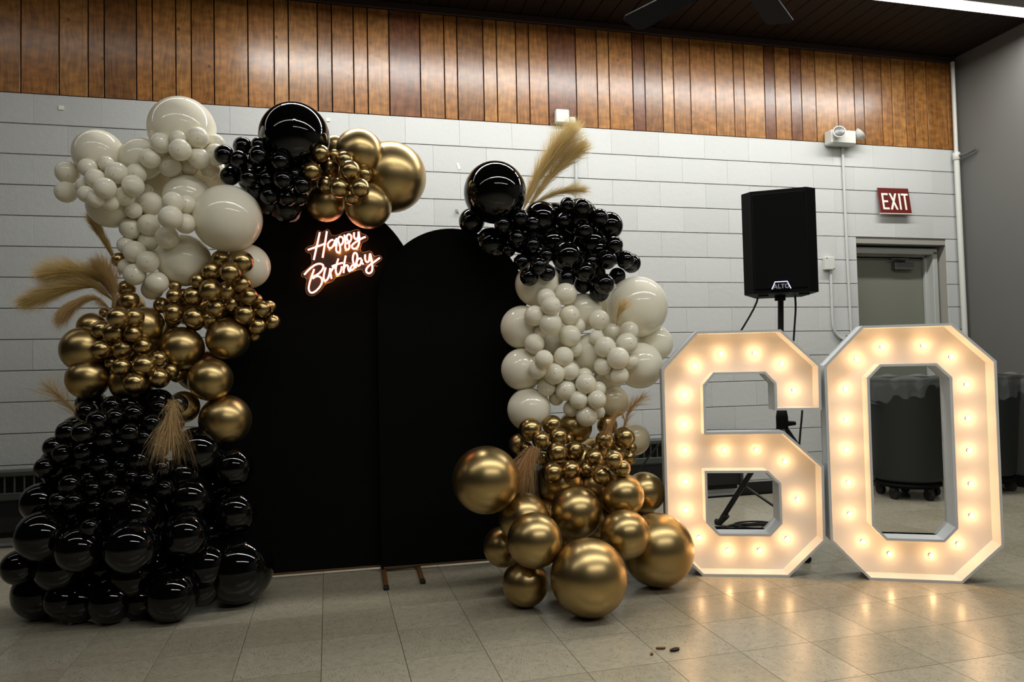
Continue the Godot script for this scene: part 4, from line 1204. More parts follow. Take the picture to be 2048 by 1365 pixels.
	ball("black", "big", Vector3(2.934, 1.894, 1.527), 0.0954, "large glossy black balloon, second from top of the big black ones on the short panel", "large black balloons")
	ball("black", "big", Vector3(3.331, 1.863, 1.530), 0.0789, "large glossy black balloon, fourth from top of the big black ones on the short panel", "large black balloons")
	ball("black", "big", Vector3(3.042, 1.672, 1.644), 0.0830, "large glossy black balloon, lowest of the big black ones on the short panel", "large black balloons")
	ball("black", "big", Vector3(2.834, 1.790, 1.536), 0.0932, "large glossy black balloon, third from bottom of the big black ones on the short panel", "large black balloons")
	ball("black", "small", Vector3(3.062, 1.952, 1.617), 0.0426, "small black balloon, fifth from left in top row of the short panel black cluster", "small balloons of the short panel black cluster")
	ball("black", "small", Vector3(3.107, 1.921, 1.713), 0.0468, "small black balloon, sixth from left in top row of the short panel black cluster", "small balloons of the short panel black cluster")
	ball("black", "small", Vector3(3.230, 1.883, 1.650), 0.0479, "small black balloon, rightmost in top row of the short panel black cluster", "small balloons of the short panel black cluster")
	ball("black", "small", Vector3(3.044, 1.870, 1.607), 0.0465, "small black balloon, fourth from left in top row of the short panel black cluster", "small balloons of the short panel black cluster")
	ball("black", "small", Vector3(3.142, 1.814, 1.644), 0.0501, "small black balloon, fifth from left in second row of the short panel black cluster", "small balloons of the short panel black cluster")
	ball("black", "small", Vector3(2.779, 1.864, 1.682), 0.0449, "small black balloon, second from left in top row of the short panel black cluster", "small balloons of the short panel black cluster")
	ball("black", "small", Vector3(2.684, 1.824, 1.681), 0.0425, "small black balloon, leftmost in top row of the short panel black cluster", "small balloons of the short panel black cluster")
	ball("black", "small", Vector3(2.855, 1.835, 1.649), 0.0388, "small black balloon, third from left in top row of the short panel black cluster", "small balloons of the short panel black cluster")
	ball("black", "small", Vector3(2.769, 1.761, 1.642), 0.0446, "small black balloon, second from left in second row of the short panel black cluster", "small balloons of the short panel black cluster")
	ball("black", "small", Vector3(2.854, 1.728, 1.643), 0.0419, "small black balloon, third from left in second row of the short panel black cluster", "small balloons of the short panel black cluster")
	ball("black", "small", Vector3(2.735, 1.706, 1.590), 0.0377, "small black balloon, leftmost in second row of the short panel black cluster", "small balloons of the short panel black cluster")
	ball("black", "small", Vector3(2.804, 1.642, 1.600), 0.0438, "small black balloon, leftmost in third row of the short panel black cluster", "small balloons of the short panel black cluster")
	ball("black", "small", Vector3(2.923, 1.672, 1.654), 0.0397, "small black balloon, fourth from left in second row of the short panel black cluster", "small balloons of the short panel black cluster")
	ball("black", "small", Vector3(2.856, 1.601, 1.739), 0.0453, "small black balloon, second from left in third row of the short panel black cluster", "small balloons of the short panel black cluster")
	ball("black", "small", Vector3(2.818, 1.552, 1.693), 0.0487, "small black balloon, leftmost in bottom row of the short panel black cluster", "small balloons of the short panel black cluster")
	ball("black", "small", Vector3(2.911, 1.569, 1.709), 0.0428, "small black balloon, third from left in third row of the short panel black cluster", "small balloons of the short panel black cluster")
	ball("black", "small", Vector3(3.302, 1.732, 1.668), 0.0494, "small black balloon, rightmost in second row of the short panel black cluster", "small balloons of the short panel black cluster")
	ball("black", "small", Vector3(3.256, 1.651, 1.674), 0.0538, "small black balloon, sixth from left in second row of the short panel black cluster", "small balloons of the short panel black cluster")
	ball("black", "small", Vector3(3.399, 1.665, 1.587), 0.0507, "small black balloon, sixth from left in third row of the short panel black cluster", "small balloons of the short panel black cluster")
	ball("black", "small", Vector3(3.459, 1.655, 1.527), 0.0556, "small black balloon, rightmost in third row of the short panel black cluster", "small balloons of the short panel black cluster")
	ball("black", "small", Vector3(3.182, 1.643, 1.637), 0.0442, "small black balloon, fifth from left in third row of the short panel black cluster", "small balloons of the short panel black cluster")
	ball("black", "small", Vector3(3.127, 1.583, 1.685), 0.0549, "small black balloon, fourth from left in third row of the short panel black cluster", "small balloons of the short panel black cluster")
	ball("black", "small", Vector3(3.220, 1.514, 1.721), 0.0553, "small black balloon, fifth from left in bottom row of the short panel black cluster", "small balloons of the short panel black cluster")
	ball("black", "small", Vector3(3.371, 1.581, 1.533), 0.0474, "small black balloon, rightmost in bottom row of the short panel black cluster", "small balloons of the short panel black cluster")
	ball("black", "small", Vector3(3.149, 1.528, 1.590), 0.0509, "small black balloon, third from left in bottom row of the short panel black cluster", "small balloons of the short panel black cluster")
	ball("black", "small", Vector3(3.037, 1.552, 1.651), 0.0453, "small black balloon, second from left in bottom row of the short panel black cluster", "small balloons of the short panel black cluster")
	ball("black", "small", Vector3(3.223, 1.478, 1.640), 0.0535, "small black balloon, fourth from left in bottom row of the short panel black cluster", "small balloons of the short panel black cluster")
	ball("cream", "big", Vector3(2.904, 1.529, 1.557), 0.1248, "large cream balloon, half hidden, topmost of the big cream ones by the short panel", "large cream balloons")
	ball("cream", "big", Vector3(2.811, 1.296, 1.556), 0.1176, "large cream balloon, fourth from top of the big cream ones by the short panel", "large cream balloons")
	ball("cream", "big", Vector3(2.797, 1.071, 1.589), 0.1127, "large cream balloon, fourth from bottom of the big cream ones by the short panel", "large cream balloons")
	ball("cream", "big", Vector3(2.822, 0.860, 1.618), 0.1151, "large cream balloon, second from bottom of the big cream ones by the short panel", "large cream balloons")
	ball("cream", "big", Vector3(3.470, 1.404, 1.567), 0.1710, "large cream balloon, second from top of the big cream ones by the short panel", "large cream balloons")
	ball("cream", "big", Vector3(3.464, 1.079, 1.594), 0.1281, "large cream balloon, fifth from bottom of the big cream ones by the short panel", "large cream balloons")
	ball("cream", "big", Vector3(3.586, 1.201, 1.534), 0.1023, "large cream balloon, fifth from top of the big cream ones by the short panel", "large cream balloons")
	ball("cream", "big", Vector3(3.161, 1.379, 1.549), 0.1046, "large cream balloon, third from top of the big cream ones by the short panel", "large cream balloons")
	ball("cream", "big", Vector3(3.186, 1.149, 1.588), 0.1094, "large cream balloon, sixth from top of the big cream ones by the short panel", "large cream balloons")
	ball("cream_sheer", "big", Vector3(3.288, 0.887, 1.631), 0.0852, "large cream balloon, third from bottom of the big cream ones by the short panel", "large cream balloons")
	ball("cream_sheer", "big", Vector3(3.402, 0.680, 1.635), 0.0880, "large cream balloon, lowest of the big cream ones by the short panel", "large cream balloons")
	ball("cream", "small", Vector3(2.907, 1.441, 1.696), 0.0505, "small cream balloon, leftmost in top row of the long cream cluster", "small balloons of the long cream cluster")
	ball("cream", "small", Vector3(3.022, 1.465, 1.666), 0.0599, "small cream balloon, third from left in top row of the long cream cluster", "small balloons of the long cream cluster")
	ball("cream", "small", Vector3(2.910, 1.395, 1.765), 0.0517, "small cream balloon, second from left in top row of the long cream cluster", "small balloons of the long cream cluster")
	ball("cream", "small", Vector3(2.838, 1.347, 1.707), 0.0537, "small cream balloon, leftmost in second row of the long cream cluster", "small balloons of the long cream cluster")
	ball("cream", "small", Vector3(3.043, 1.353, 1.660), 0.0564, "small cream balloon, rightmost in top row of the long cream cluster", "small balloons of the long cream cluster")
	ball("cream", "small", Vector3(2.914, 1.304, 1.734), 0.0599, "small cream balloon, second from left in second row of the long cream cluster", "small balloons of the long cream cluster")
	ball("cream", "small", Vector3(3.094, 1.295, 1.637), 0.0443, "small cream balloon, rightmost in second row of the long cream cluster", "small balloons of the long cream cluster")
	ball("cream", "small", Vector3(3.031, 1.242, 1.694), 0.0580, "small cream balloon, third from left in second row of the long cream cluster", "small balloons of the long cream cluster")
	ball("cream", "small", Vector3(2.839, 1.204, 1.689), 0.0532, "small cream balloon, leftmost in third row of the long cream cluster", "small balloons of the long cream cluster")
	ball("cream", "small", Vector3(2.979, 1.207, 1.563), 0.0568, "small cream balloon, second from left in third row of the long cream cluster", "small balloons of the long cream cluster")
	ball("cream", "small", Vector3(3.066, 1.174, 1.664), 0.0439, "small cream balloon, rightmost in third row of the long cream cluster", "small balloons of the long cream cluster")
	ball("cream", "small", Vector3(2.860, 1.121, 1.787), 0.0476, "small cream balloon, second from left in fourth row of the long cream cluster", "small balloons of the long cream cluster")
	ball("cream", "small", Vector3(2.985, 1.133, 1.725), 0.0523, "small cream balloon, third from left in third row of the long cream cluster", "small balloons of the long cream cluster")
	ball("cream", "small", Vector3(2.838, 1.068, 1.735), 0.0482, "small cream balloon, leftmost in fourth row of the long cream cluster", "small balloons of the long cream cluster")
	ball("cream", "small", Vector3(2.932, 1.045, 1.723), 0.0557, "small cream balloon, second from left in fifth row of the long cream cluster", "small balloons of the long cream cluster")
	ball("cream", "small", Vector3(3.016, 1.057, 1.720), 0.0496, "small cream balloon, rightmost in fourth row of the long cream cluster", "small balloons of the long cream cluster")
	ball("cream", "small", Vector3(2.901, 0.976, 1.679), 0.0490, "small cream balloon, leftmost in fifth row of the long cream cluster", "small balloons of the long cream cluster")
	ball("cream", "small", Vector3(2.999, 0.958, 1.707), 0.0554, "small cream balloon, second from left in sixth row of the long cream cluster", "small balloons of the long cream cluster")
	ball("cream", "small", Vector3(2.966, 0.915, 1.639), 0.0394, "small cream balloon, leftmost in sixth row of the long cream cluster", "small balloons of the long cream cluster")
	ball("cream", "small", Vector3(3.091, 0.991, 1.758), 0.0542, "small cream balloon, rightmost in fifth row of the long cream cluster", "small balloons of the long cream cluster")
	ball("cream", "small", Vector3(3.054, 0.908, 1.745), 0.0478, "small cream balloon, second from left in bottom row of the long cream cluster", "small balloons of the long cream cluster")
	ball("cream", "small", Vector3(3.140, 0.908, 1.782), 0.0489, "small cream balloon, rightmost in sixth row of the long cream cluster", "small balloons of the long cream cluster")
	ball("cream", "small", Vector3(3.037, 0.859, 1.674), 0.0442, "small cream balloon, leftmost in bottom row of the long cream cluster", "small balloons of the long cream cluster")
	ball("cream", "small", Vector3(3.100, 0.822, 1.732), 0.0558, "small cream balloon, rightmost in bottom row of the long cream cluster", "small balloons of the long cream cluster")
	ball("cream", "small", Vector3(3.200, 1.325, 1.685), 0.0558, "small cream balloon, leftmost in top row of the small outer cream cluster", "small balloons of the small outer cream cluster")
	ball("cream", "small", Vector3(3.314, 1.261, 1.577), 0.0561, "small cream balloon, second from left in top row of the small outer cream cluster", "small balloons of the small outer cream cluster")
	ball("cream", "small", Vector3(3.369, 1.265, 1.686), 0.0517, "small cream balloon, rightmost in top row of the small outer cream cluster", "small balloons of the small outer cream cluster")
	ball("cream", "small", Vector3(3.178, 1.231, 1.701), 0.0394, "small cream balloon, leftmost in second row of the small outer cream cluster", "small balloons of the small outer cream cluster")
	ball("cream", "small", Vector3(3.204, 1.179, 1.751), 0.0562, "small cream balloon, second from left in second row of the small outer cream cluster", "small balloons of the small outer cream cluster")
	ball("cream", "small", Vector3(3.335, 1.196, 1.730), 0.0576, "small cream balloon, rightmost in second row of the small outer cream cluster", "small balloons of the small outer cream cluster")
	ball("cream", "small", Vector3(3.257, 1.119, 1.797), 0.0584, "small cream balloon, leftmost in third row of the small outer cream cluster", "small balloons of the small outer cream cluster")
	ball("cream", "small", Vector3(3.199, 1.079, 1.729), 0.0485, "small cream balloon, leftmost in bottom row of the small outer cream cluster", "small balloons of the small outer cream cluster")
	ball("cream", "small", Vector3(3.363, 1.100, 1.715), 0.0417, "small cream balloon, rightmost in third row of the small outer cream cluster", "small balloons of the small outer cream cluster")
	ball("cream", "small", Vector3(3.274, 1.029, 1.768), 0.0488, "small cream balloon, rightmost in bottom row of the small outer cream cluster", "small balloons of the small outer cream cluster")
	ball("gold", "small", Vector3(2.791, 0.767, 1.747), 0.0585, "small gold balloon, leftmost in top row of the gold cluster beside pampas", "small balloons of the gold cluster beside pampas")
	ball("gold", "small", Vector3(2.918, 0.782, 1.714), 0.0519, "small gold balloon, third from left in top row of the gold cluster beside pampas", "small balloons of the gold cluster beside pampas")
	ball("gold", "small", Vector3(2.830, 0.718, 1.805), 0.0461, "small gold balloon, second from left in top row of the gold cluster beside pampas", "small balloons of the gold cluster beside pampas")
	ball("gold", "small", Vector3(2.933, 0.726, 1.770), 0.0485, "small gold balloon, rightmost in top row of the gold cluster beside pampas", "small balloons of the gold cluster beside pampas")
	ball("gold", "small", Vector3(2.913, 0.652, 1.802), 0.0546, "small gold balloon, second from left in second row of the gold cluster beside pampas", "small balloons of the gold cluster beside pampas")
	ball("gold", "small", Vector3(3.022, 0.652, 1.758), 0.0488, "small gold balloon, rightmost in second row of the gold cluster beside pampas", "small balloons of the gold cluster beside pampas")
	ball("gold", "small", Vector3(2.866, 0.561, 1.876), 0.0531, "small gold balloon, second from left in bottom row of the gold cluster beside pampas", "small balloons of the gold cluster beside pampas")
	ball("gold", "small", Vector3(2.958, 0.572, 1.881), 0.0469, "small gold balloon, rightmost in bottom row of the gold cluster beside pampas", "small balloons of the gold cluster beside pampas")
	ball("gold", "small", Vector3(2.778, 0.669, 1.718), 0.0353, "small gold balloon, leftmost in second row of the gold cluster beside pampas", "small balloons of the gold cluster beside pampas")
	ball("gold", "small", Vector3(2.873, 0.607, 1.688), 0.0382, "small gold balloon, leftmost in bottom row of the gold cluster beside pampas", "small balloons of the gold cluster beside pampas")
	ball("gold", "small", Vector3(3.169, 0.702, 1.804), 0.0470, "small gold balloon, leftmost in top row of the gold cluster beside six", "small balloons of the gold cluster beside six")
	ball("gold", "small", Vector3(3.285, 0.707, 1.783), 0.0560, "small gold balloon, rightmost in top row of the gold cluster beside six", "small balloons of the gold cluster beside six")
	ball("gold", "small", Vector3(3.246, 0.763, 1.644), 0.0555, "small gold balloon, second from left in top row of the gold cluster beside six", "small balloons of the gold cluster beside six")
	ball("gold", "small", Vector3(3.263, 0.635, 1.747), 0.0479, "small gold balloon, third from left in top row of the gold cluster beside six", "small balloons of the gold cluster beside six")
	ball("gold", "small", Vector3(3.099, 0.618, 1.831), 0.0480, "small gold balloon, leftmost in second row of the gold cluster beside six", "small balloons of the gold cluster beside six")
	ball("gold", "small", Vector3(3.125, 0.632, 2.027), 0.0455, "small gold balloon, second from left in second row of the gold cluster beside six", "small balloons of the gold cluster beside six")
	ball("gold", "small", Vector3(3.322, 0.597, 1.744), 0.0394, "small gold balloon, rightmost in second row of the gold cluster beside six", "small balloons of the gold cluster beside six")
	ball("gold", "small", Vector3(3.064, 0.561, 1.813), 0.0390, "small gold balloon, leftmost in bottom row of the gold cluster beside six", "small balloons of the gold cluster beside six")
	ball("gold", "small", Vector3(3.087, 0.551, 1.965), 0.0477, "small gold balloon, second from left in bottom row of the gold cluster beside six", "small balloons of the gold cluster beside six")
	ball("gold", "small", Vector3(3.177, 0.585, 2.006), 0.0419, "small gold balloon, rightmost in bottom row of the gold cluster beside six", "small balloons of the gold cluster beside six")
	ball("gold", "big", Vector3(2.508, 0.566, 1.994), 0.1564, "large chrome gold balloon, third from top of the big gold ones beside the six", "large gold balloons")
	ball("gold", "big", Vector3(2.691, 0.371, 1.969), 0.1195, "large chrome gold balloon, seventh from top of the big gold ones beside the six", "large gold balloons")
	ball("gold", "big", Vector3(2.682, 0.319, 2.188), 0.1218, "large chrome gold balloon, fifth from bottom of the big gold ones beside the six", "large gold balloons")
	ball("gold", "big", Vector3(2.951, 0.380, 1.964), 0.1264, "large chrome gold balloon, sixth from top of the big gold ones beside the six", "large gold balloons")
	ball("gold", "big", Vector3(3.188, 0.447, 1.970), 0.1081, "large chrome gold balloon, fifth from top of the big gold ones beside the six", "large gold balloons")
	ball("gold", "big", Vector3(3.415, 0.407, 1.725), 0.1068, "large chrome gold balloon, fourth from top of the big gold ones beside the six", "large gold balloons")
	ball("gold", "big", Vector3(3.134, 0.297, 2.128), 0.1145, "large chrome gold balloon, sixth from bottom of the big gold ones beside the six", "large gold balloons")
	ball("gold", "big", Vector3(3.354, 0.177, 1.998), 0.1769, "large chrome gold balloon, third from bottom of the big gold ones beside the six", "large gold balloons")
	ball("gold", "big", Vector3(2.894, 0.167, 2.292), 0.1673, "large chrome gold balloon, second from bottom of the big gold ones beside the six", "large gold balloons")
	ball("gold", "big", Vector3(2.661, 0.105, 2.089), 0.1049, "large chrome gold balloon, lowest of the big gold ones beside the six", "large gold balloons")
	ball("gold", "big", Vector3(2.619, 0.213, 1.839), 0.0981, "large chrome gold balloon, fourth from bottom of the big gold ones beside the six", "large gold balloons")
	ball("gold", "big", Vector3(3.077, 0.757, 1.615), 0.0897, "large chrome gold balloon, topmost of the big gold ones beside the six", "large gold balloons")
	ball("gold", "big", Vector3(2.762, 0.681, 1.635), 0.0567, "large chrome gold balloon, second from top of the big gold ones beside the six", "large gold balloons")
	ball("black", "big", Vector3(0.978, 0.081, 1.720), 0.0880, "large glossy black balloon, fourth from bottom of the big black ones at the base", "large black balloons")
	ball("black", "big", Vector3(0.665, 0.112, 1.720), 0.0765, "large glossy black balloon, third from bottom of the big black ones at the base", "large black balloons")
	fillers = {}
	fill("cream", Vector3(0.940, 2.057, 1.323), 0.1070)
	fill("cream", Vector3(1.230, 2.104, 1.349), 0.0952)
	fill("cream", Vector3(0.715, 1.969, 1.596), 0.0407)
	fill("cream", Vector3(0.952, 1.983, 1.492), 0.0315)
	fill("cream", Vector3(0.936, 1.842, 1.494), 0.0336)
	fill("gold", Vector3(1.115, 1.466, 1.495), 0.0373)
	fill("gold", Vector3(1.453, 1.447, 1.515), 0.0342)
	fill("gold", Vector3(1.517, 1.414, 1.496), 0.0316)
	fill("gold", Vector3(1.168, 1.339, 1.497), 0.0447)
	fill("gold", Vector3(1.072, 1.357, 1.497), 0.0399)
	fill("gold", Vector3(1.088, 1.510, 1.537), 0.0282)
	fill("gold", Vector3(1.447, 1.267, 1.499), 0.0268)
	fill("gold", Vector3(0.767, 1.387, 1.496), 0.0233)
	fill("black", Vector3(1.241, 0.312, 1.515), 0.1071)
	fill("black", Vector3(0.759, 0.724, 1.602), 0.1157)
	fill("black", Vector3(0.964, 0.792, 1.590), 0.1283)
	fill("black", Vector3(1.708, 2.066, 1.688), 0.0369)
	fill("black", Vector3(1.557, 1.986, 1.617), 0.0420)
	fill("black", Vector3(1.503, 2.065, 1.520), 0.1042)
	fill("black", Vector3(1.525, 1.940, 1.520), 0.0739)
	fill("gold", Vector3(1.844, 2.145, 1.680), 0.0287)
	fill("black", Vector3(3.021, 1.940, 1.514), 0.0454)
	fill("black", Vector3(2.993, 1.756, 1.538), 0.0978)
	fill("black", Vector3(3.213, 1.760, 1.538), 0.0989)
	fill("black", Vector3(3.153, 1.924, 1.662), 0.0393)
	fill("cream", Vector3(3.339, 1.429, 1.386), 0.0619)
	fill("cream", Vector3(3.273, 1.008, 1.600), 0.0801)
	fill("cream", Vector3(3.108, 1.030, 1.692), 0.0436)
	fill("cream", Vector3(3.166, 0.961, 1.740), 0.0403)
	fill("cream", Vector3(3.177, 0.838, 1.692), 0.0392)
	fill("cream", Vector3(2.879, 1.263, 1.678), 0.0361)
	fill("cream", Vector3(3.248, 1.038, 1.704), 0.0379)
	fill("gold", Vector3(3.013, 0.704, 1.687), 0.0292)
	fill("gold", Vector3(3.159, 0.647, 1.754), 0.0450)
	fill("gold", Vector3(3.346, 0.644, 1.724), 0.0311)
	fill("gold", Vector3(2.926, 0.386, 1.592), 0.0801)
	fill("gold", Vector3(3.089, 0.579, 1.670), 0.0922)
	fill("black", Vector3(3.157, 1.905, 1.526), 0.1064)
	fill("black", Vector3(3.250, 1.707, 1.542), 0.0990)
	fill("black", Vector3(2.898, 1.686, 1.544), 0.0822)
	fill("black", Vector3(3.140, 1.829, 1.355), 0.1189)
	fill("black", Vector3(2.787, 1.837, 1.515), 0.0747)
	fill("black", Vector3(1.388, 2.117, 1.495), 0.0791)
	fill("black", Vector3(1.442, 2.110, 1.340), 0.0959)
	fill("black", Vector3(1.562, 2.068, 1.520), 0.0925)
	fill("gold", Vector3(2.940, 0.485, 1.750), 0.1217)
	fill("gold", Vector3(3.139, 0.450, 1.762), 0.1143)
	fill("gold", Vector3(3.024, 0.136, 1.621), 0.1249)
	fill("gold", Vector3(2.820, 0.321, 1.807), 0.1024)
	fill("gold", Vector3(3.211, 0.581, 1.529), 0.1050)
	fill("gold", Vector3(1.112, 1.428, 1.336), 0.0947)
	fill("gold", Vector3(1.256, 1.377, 1.409), 0.0871)
	fill("gold", Vector3(0.974, 1.265, 1.339), 0.1072)
	fill("gold", Vector3(0.829, 1.191, 1.450), 0.1018)
	fill("gold", Vector3(1.155, 1.105, 1.356), 0.1089)
	fill("gold", Vector3(1.382, 1.417, 1.465), 0.0653)
	fill("gold", Vector3(0.851, 1.422, 1.407), 0.0760)
	fill("black", Vector3(0.643, 0.790, 1.408), 0.1124)
	fill("black", Vector3(0.614, 0.675, 1.568), 0.0980)
	fill("black", Vector3(0.765, 0.526, 1.459), 0.1289)
	fill("black", Vector3(0.691, 0.479, 1.659), 0.1035)
	fill("black", Vector3(1.023, 0.405, 1.491), 0.1229)
	fill("black", Vector3(0.788, 0.193, 1.540), 0.1245)
	fill("black", Vector3(1.014, 0.191, 1.603), 0.1259)
	fill("black", Vector3(0.653, 0.249, 1.706), 0.1081)
	fill("black", Vector3(1.245, 0.204, 1.695), 0.1177)
	fill("black", Vector3(0.836, 0.855, 1.410), 0.1066)
	fill("black", Vector3(1.022, 0.857, 1.397), 0.0823)
	fill("black", Vector3(1.242, 0.515, 1.462), 0.1096)
	fill("black", Vector3(1.232, 0.117, 1.720), 0.0912)
	fill("cream", Vector3(1.060, 2.170, 1.437), 0.1049)
	fill("cream", Vector3(0.831, 1.990, 1.473), 0.1010)
	fill("cream", Vector3(0.906, 1.715, 1.412), 0.0833)
	fill("cream", Vector3(3.057, 1.211, 1.403), 0.1291)
	fill("cream", Vector3(3.012, 1.035, 1.559), 0.1236)
	fill("cream", Vector3(3.146, 0.933, 1.619), 0.0936)
	fill("gold", Vector3(1.875, 2.142, 1.340), 0.1000)
	fill("gold", Vector3(1.767, 2.081, 1.452), 0.0770)
	fill("gold", Vector3(1.937, 2.057, 1.471), 0.0779)
	fill("black", Vector3(3.139, 1.631, 1.370), 0.0830)
	fill("black", Vector3(3.220, 1.598, 1.507), 0.0883)
	fill("black", Vector3(3.356, 1.719, 1.478), 0.0739)
	fill("gold", Vector3(3.124, 0.301, 1.815), 0.1119)
	fill("gold", Vector3(3.424, 0.252, 1.637), 0.0850)
	fill("black", Vector3(0.700, 0.946, 1.458), 0.0732)
	fill("black", Vector3(0.889, 0.940, 1.549), 0.0731)
	fill("black", Vector3(1.016, 0.950, 1.562), 0.0697)
	fill("black", Vector3(1.137, 0.599, 1.610), 0.1038)
	fill("black", Vector3(0.766, 0.433, 1.672), 0.1041)
	fill("black", Vector3(0.950, 0.589, 1.629), 0.1006)
	close_fillers()

# ------------------------------------------------------------------ pampas grass
func plume(label: String, stem: Array, spread: float, count: int, strand: float, straw: int, droop := 0.0, open := 0.35, group := "dried pampas plumes") -> void:
	var t := thing("pampas_grass", label, "dried grass", stem[0], 0.0, group)
	var path := []
	for p in smooth_path(stem, 8):
		path.append(p - stem[0])
	part("stem", tube_mesh(path, 0.0028, 5, 0.0008), M["straw%d" % mini(straw + 1, 2)], t)
	var st := begin()
	var n := path.size()
	for i in count:
		var u := pow(rng.randf(), 0.8) * 0.97 + 0.02
		var f := u * (n - 1)
		var k := mini(int(f), n - 2)
		var at: Vector3 = path[k].lerp(path[k + 1], f - k)
		var d: Vector3 = (path[k + 1] - path[k]).normalized()
		var side := Vector3(rng.randfn(), rng.randfn(), rng.randfn())
		side = (side - d * side.dot(d)).normalized()
		var len_here := strand * rng.randf_range(0.55, 1.15) * (0.55 + 0.75 * sin(PI * clampf(u * 0.9 + 0.08, 0, 1)))
		var out := spread * pow(rng.randf(), 0.7) * (0.30 + 1.5 * u) * (1.0 - 0.7 * smoothstep(0.72, 1.0, u))
		var p0 := at
		var p1 := at + d * len_here * open + side * out * 0.5
		var p2 := at + d * len_here * (open + 0.35) + side * out * 1.0 + Vector3(0, -droop * len_here * 0.5, 0)
		var p3 := at + d * len_here * (open + 0.62) + side * out * 1.35 + Vector3(0, -droop * len_here * 1.3, 0)
		var wv := d.cross(side).lerp(side, rng.randf() * 0.6).normalized() * rng.randf_range(0.00045, 0.0009)
		quad(st, p0 - wv, p0 + wv, p1 + wv, p1 - wv)
		quad(st, p1 - wv, p1 + wv, p2 + wv * 0.8, p2 - wv * 0.8)
		tri(st, p2 - wv * 0.8, p2 + wv * 0.8, p3)
		if i % 2 == 0:
			for q in 5:
				var b := p1.lerp(p3, rng.randf())
				var e := b + (d * rng.randf_range(0.3, 1.0) + Vector3(rng.randfn(), rng.randfn(), rng.randfn()) * 0.75).normalized() * strand * 0.22 + Vector3(0, -droop * strand * 0.08, 0)
				var wq := wv * 0.55
				tri(st, b - wq, b + wq, e)
	part("feathery_foliage", st.commit(), M["straw%d" % straw], t)

func make_pampas() -> void:
	plume("tall straw pampas plume fanning up beside the black balloon on the short panel", [Vector3(2.84, 1.93, 1.47), Vector3(2.91, 2.08, 1.47), Vector3(3.0, 2.22, 1.48), Vector3(3.10, 2.36, 1.50)], 0.075, 3000, 0.15, 0, 0.0, 0.6)
	plume("second straw pampas plume in the tall fan, bent outward from the black balloon", [Vector3(2.86, 1.94, 1.50), Vector3(2.96, 2.08, 1.50), Vector3(3.07, 2.20, 1.50), Vector3(3.16, 2.285, 1.50)], 0.05, 1900, 0.12, 0, 0.0, 0.6)
	plume("short straw pampas plume lying low over the small black balloons", [Vector3(2.86, 1.95, 1.50), Vector3(2.96, 2.01, 1.50), Vector3(3.07, 2.05, 1.50), Vector3(3.16, 2.065, 1.50)], 0.035, 800, 0.09, 0, 0.0, 0.6)
	plume("thin straw pampas plume pointing up beside the lowest middle cream balloons", [Vector3(0.83, 1.57, 1.47), Vector3(0.80, 1.65, 1.47), Vector3(0.76, 1.73, 1.46), Vector3(0.715, 1.81, 1.45)], 0.022, 1100, 0.10, 0, 0.0, 0.6)
	plume("pale pampas plume reaching straight out over the block wall, uppermost of the side fan", [Vector3(0.82, 1.44, 1.50), Vector3(0.76, 1.53, 1.49), Vector3(0.65, 1.575, 1.47), Vector3(0.53, 1.575, 1.45)], 0.06, 2300, 0.12, 0, 0.1, 0.5)
	plume("pale pampas plume drooping outward, lower one of the long side fan", [Vector3(0.82, 1.43, 1.50), Vector3(0.73, 1.505, 1.49), Vector3(0.60, 1.50, 1.47), Vector3(0.46, 1.46, 1.45)], 0.042, 2600, 0.13, 0, 0.1, 0.5)
	plume("brownish pampas plume curling down just above the gold balloons", [Vector3(0.81, 1.39, 1.53), Vector3(0.75, 1.445, 1.53), Vector3(0.67, 1.435, 1.52), Vector3(0.61, 1.40, 1.51)], 0.030, 1500, 0.09, 1, 0.5, 0.4)
	plume("upright pampas tuft at the root of the side fan", [Vector3(0.82, 1.38, 1.54), Vector3(0.82, 1.46, 1.54), Vector3(0.80, 1.53, 1.53), Vector3(0.76, 1.585, 1.52)], 0.045, 1300, 0.10, 1, 0.0, 0.5)
	plume("faint wispy pampas tuft at the edge of the low black cluster", [Vector3(0.72, 0.86, 1.60), Vector3(0.67, 0.93, 1.60), Vector3(0.62, 0.985, 1.60), Vector3(0.575, 1.03, 1.60)], 0.075, 260, 0.10, 1, 0.0, 0.4)
	plume("drooping pampas tuft hanging over the low black balloons", [Vector3(1.14, 0.94, 1.86), Vector3(1.15, 0.955, 1.90), Vector3(1.15, 0.90, 1.92), Vector3(1.14, 0.82, 1.92)], 0.075, 420, 0.11, 1, 0.55, 0.3)
	plume("small pampas tuft standing on the outer cream cluster", [Vector3(3.25, 1.285, 1.80), Vector3(3.26, 1.33, 1.80), Vector3(3.275, 1.365, 1.80), Vector3(3.29, 1.395, 1.80)], 0.045, 300, 0.06, 1, 0.0, 0.4)
	plume("wiry pampas tuft rising between the cream and the gold balloons", [Vector3(3.27, 0.72, 1.78), Vector3(3.30, 0.80, 1.78), Vector3(3.33, 0.86, 1.78), Vector3(3.39, 0.91, 1.78)], 0.055, 300, 0.08, 2, 0.15, 0.4)
	plume("short wiry pampas tuft falling onto a gold balloon under the cream cluster", [Vector3(3.27, 0.79, 1.84), Vector3(3.245, 0.83, 1.86), Vector3(3.21, 0.82, 1.87), Vector3(3.17, 0.78, 1.88)], 0.025, 260, 0.07, 2, 0.4, 0.4)
	plume("bushy pampas tuft drooping over the big gold balloon", [Vector3(2.80, 0.675, 1.88), Vector3(2.76, 0.685, 1.93), Vector3(2.72, 0.65, 1.95), Vector3(2.69, 0.60, 1.95)], 0.075, 560, 0.11, 2, 0.7, 0.25)

# ------------------------------------------------------------------ neon lettering
func npt(p: Vector2) -> Vector3:
	return Vector3((p.x - 800.0) * 0.000345, (680.0 - p.y) * 0.000345, 0.0)

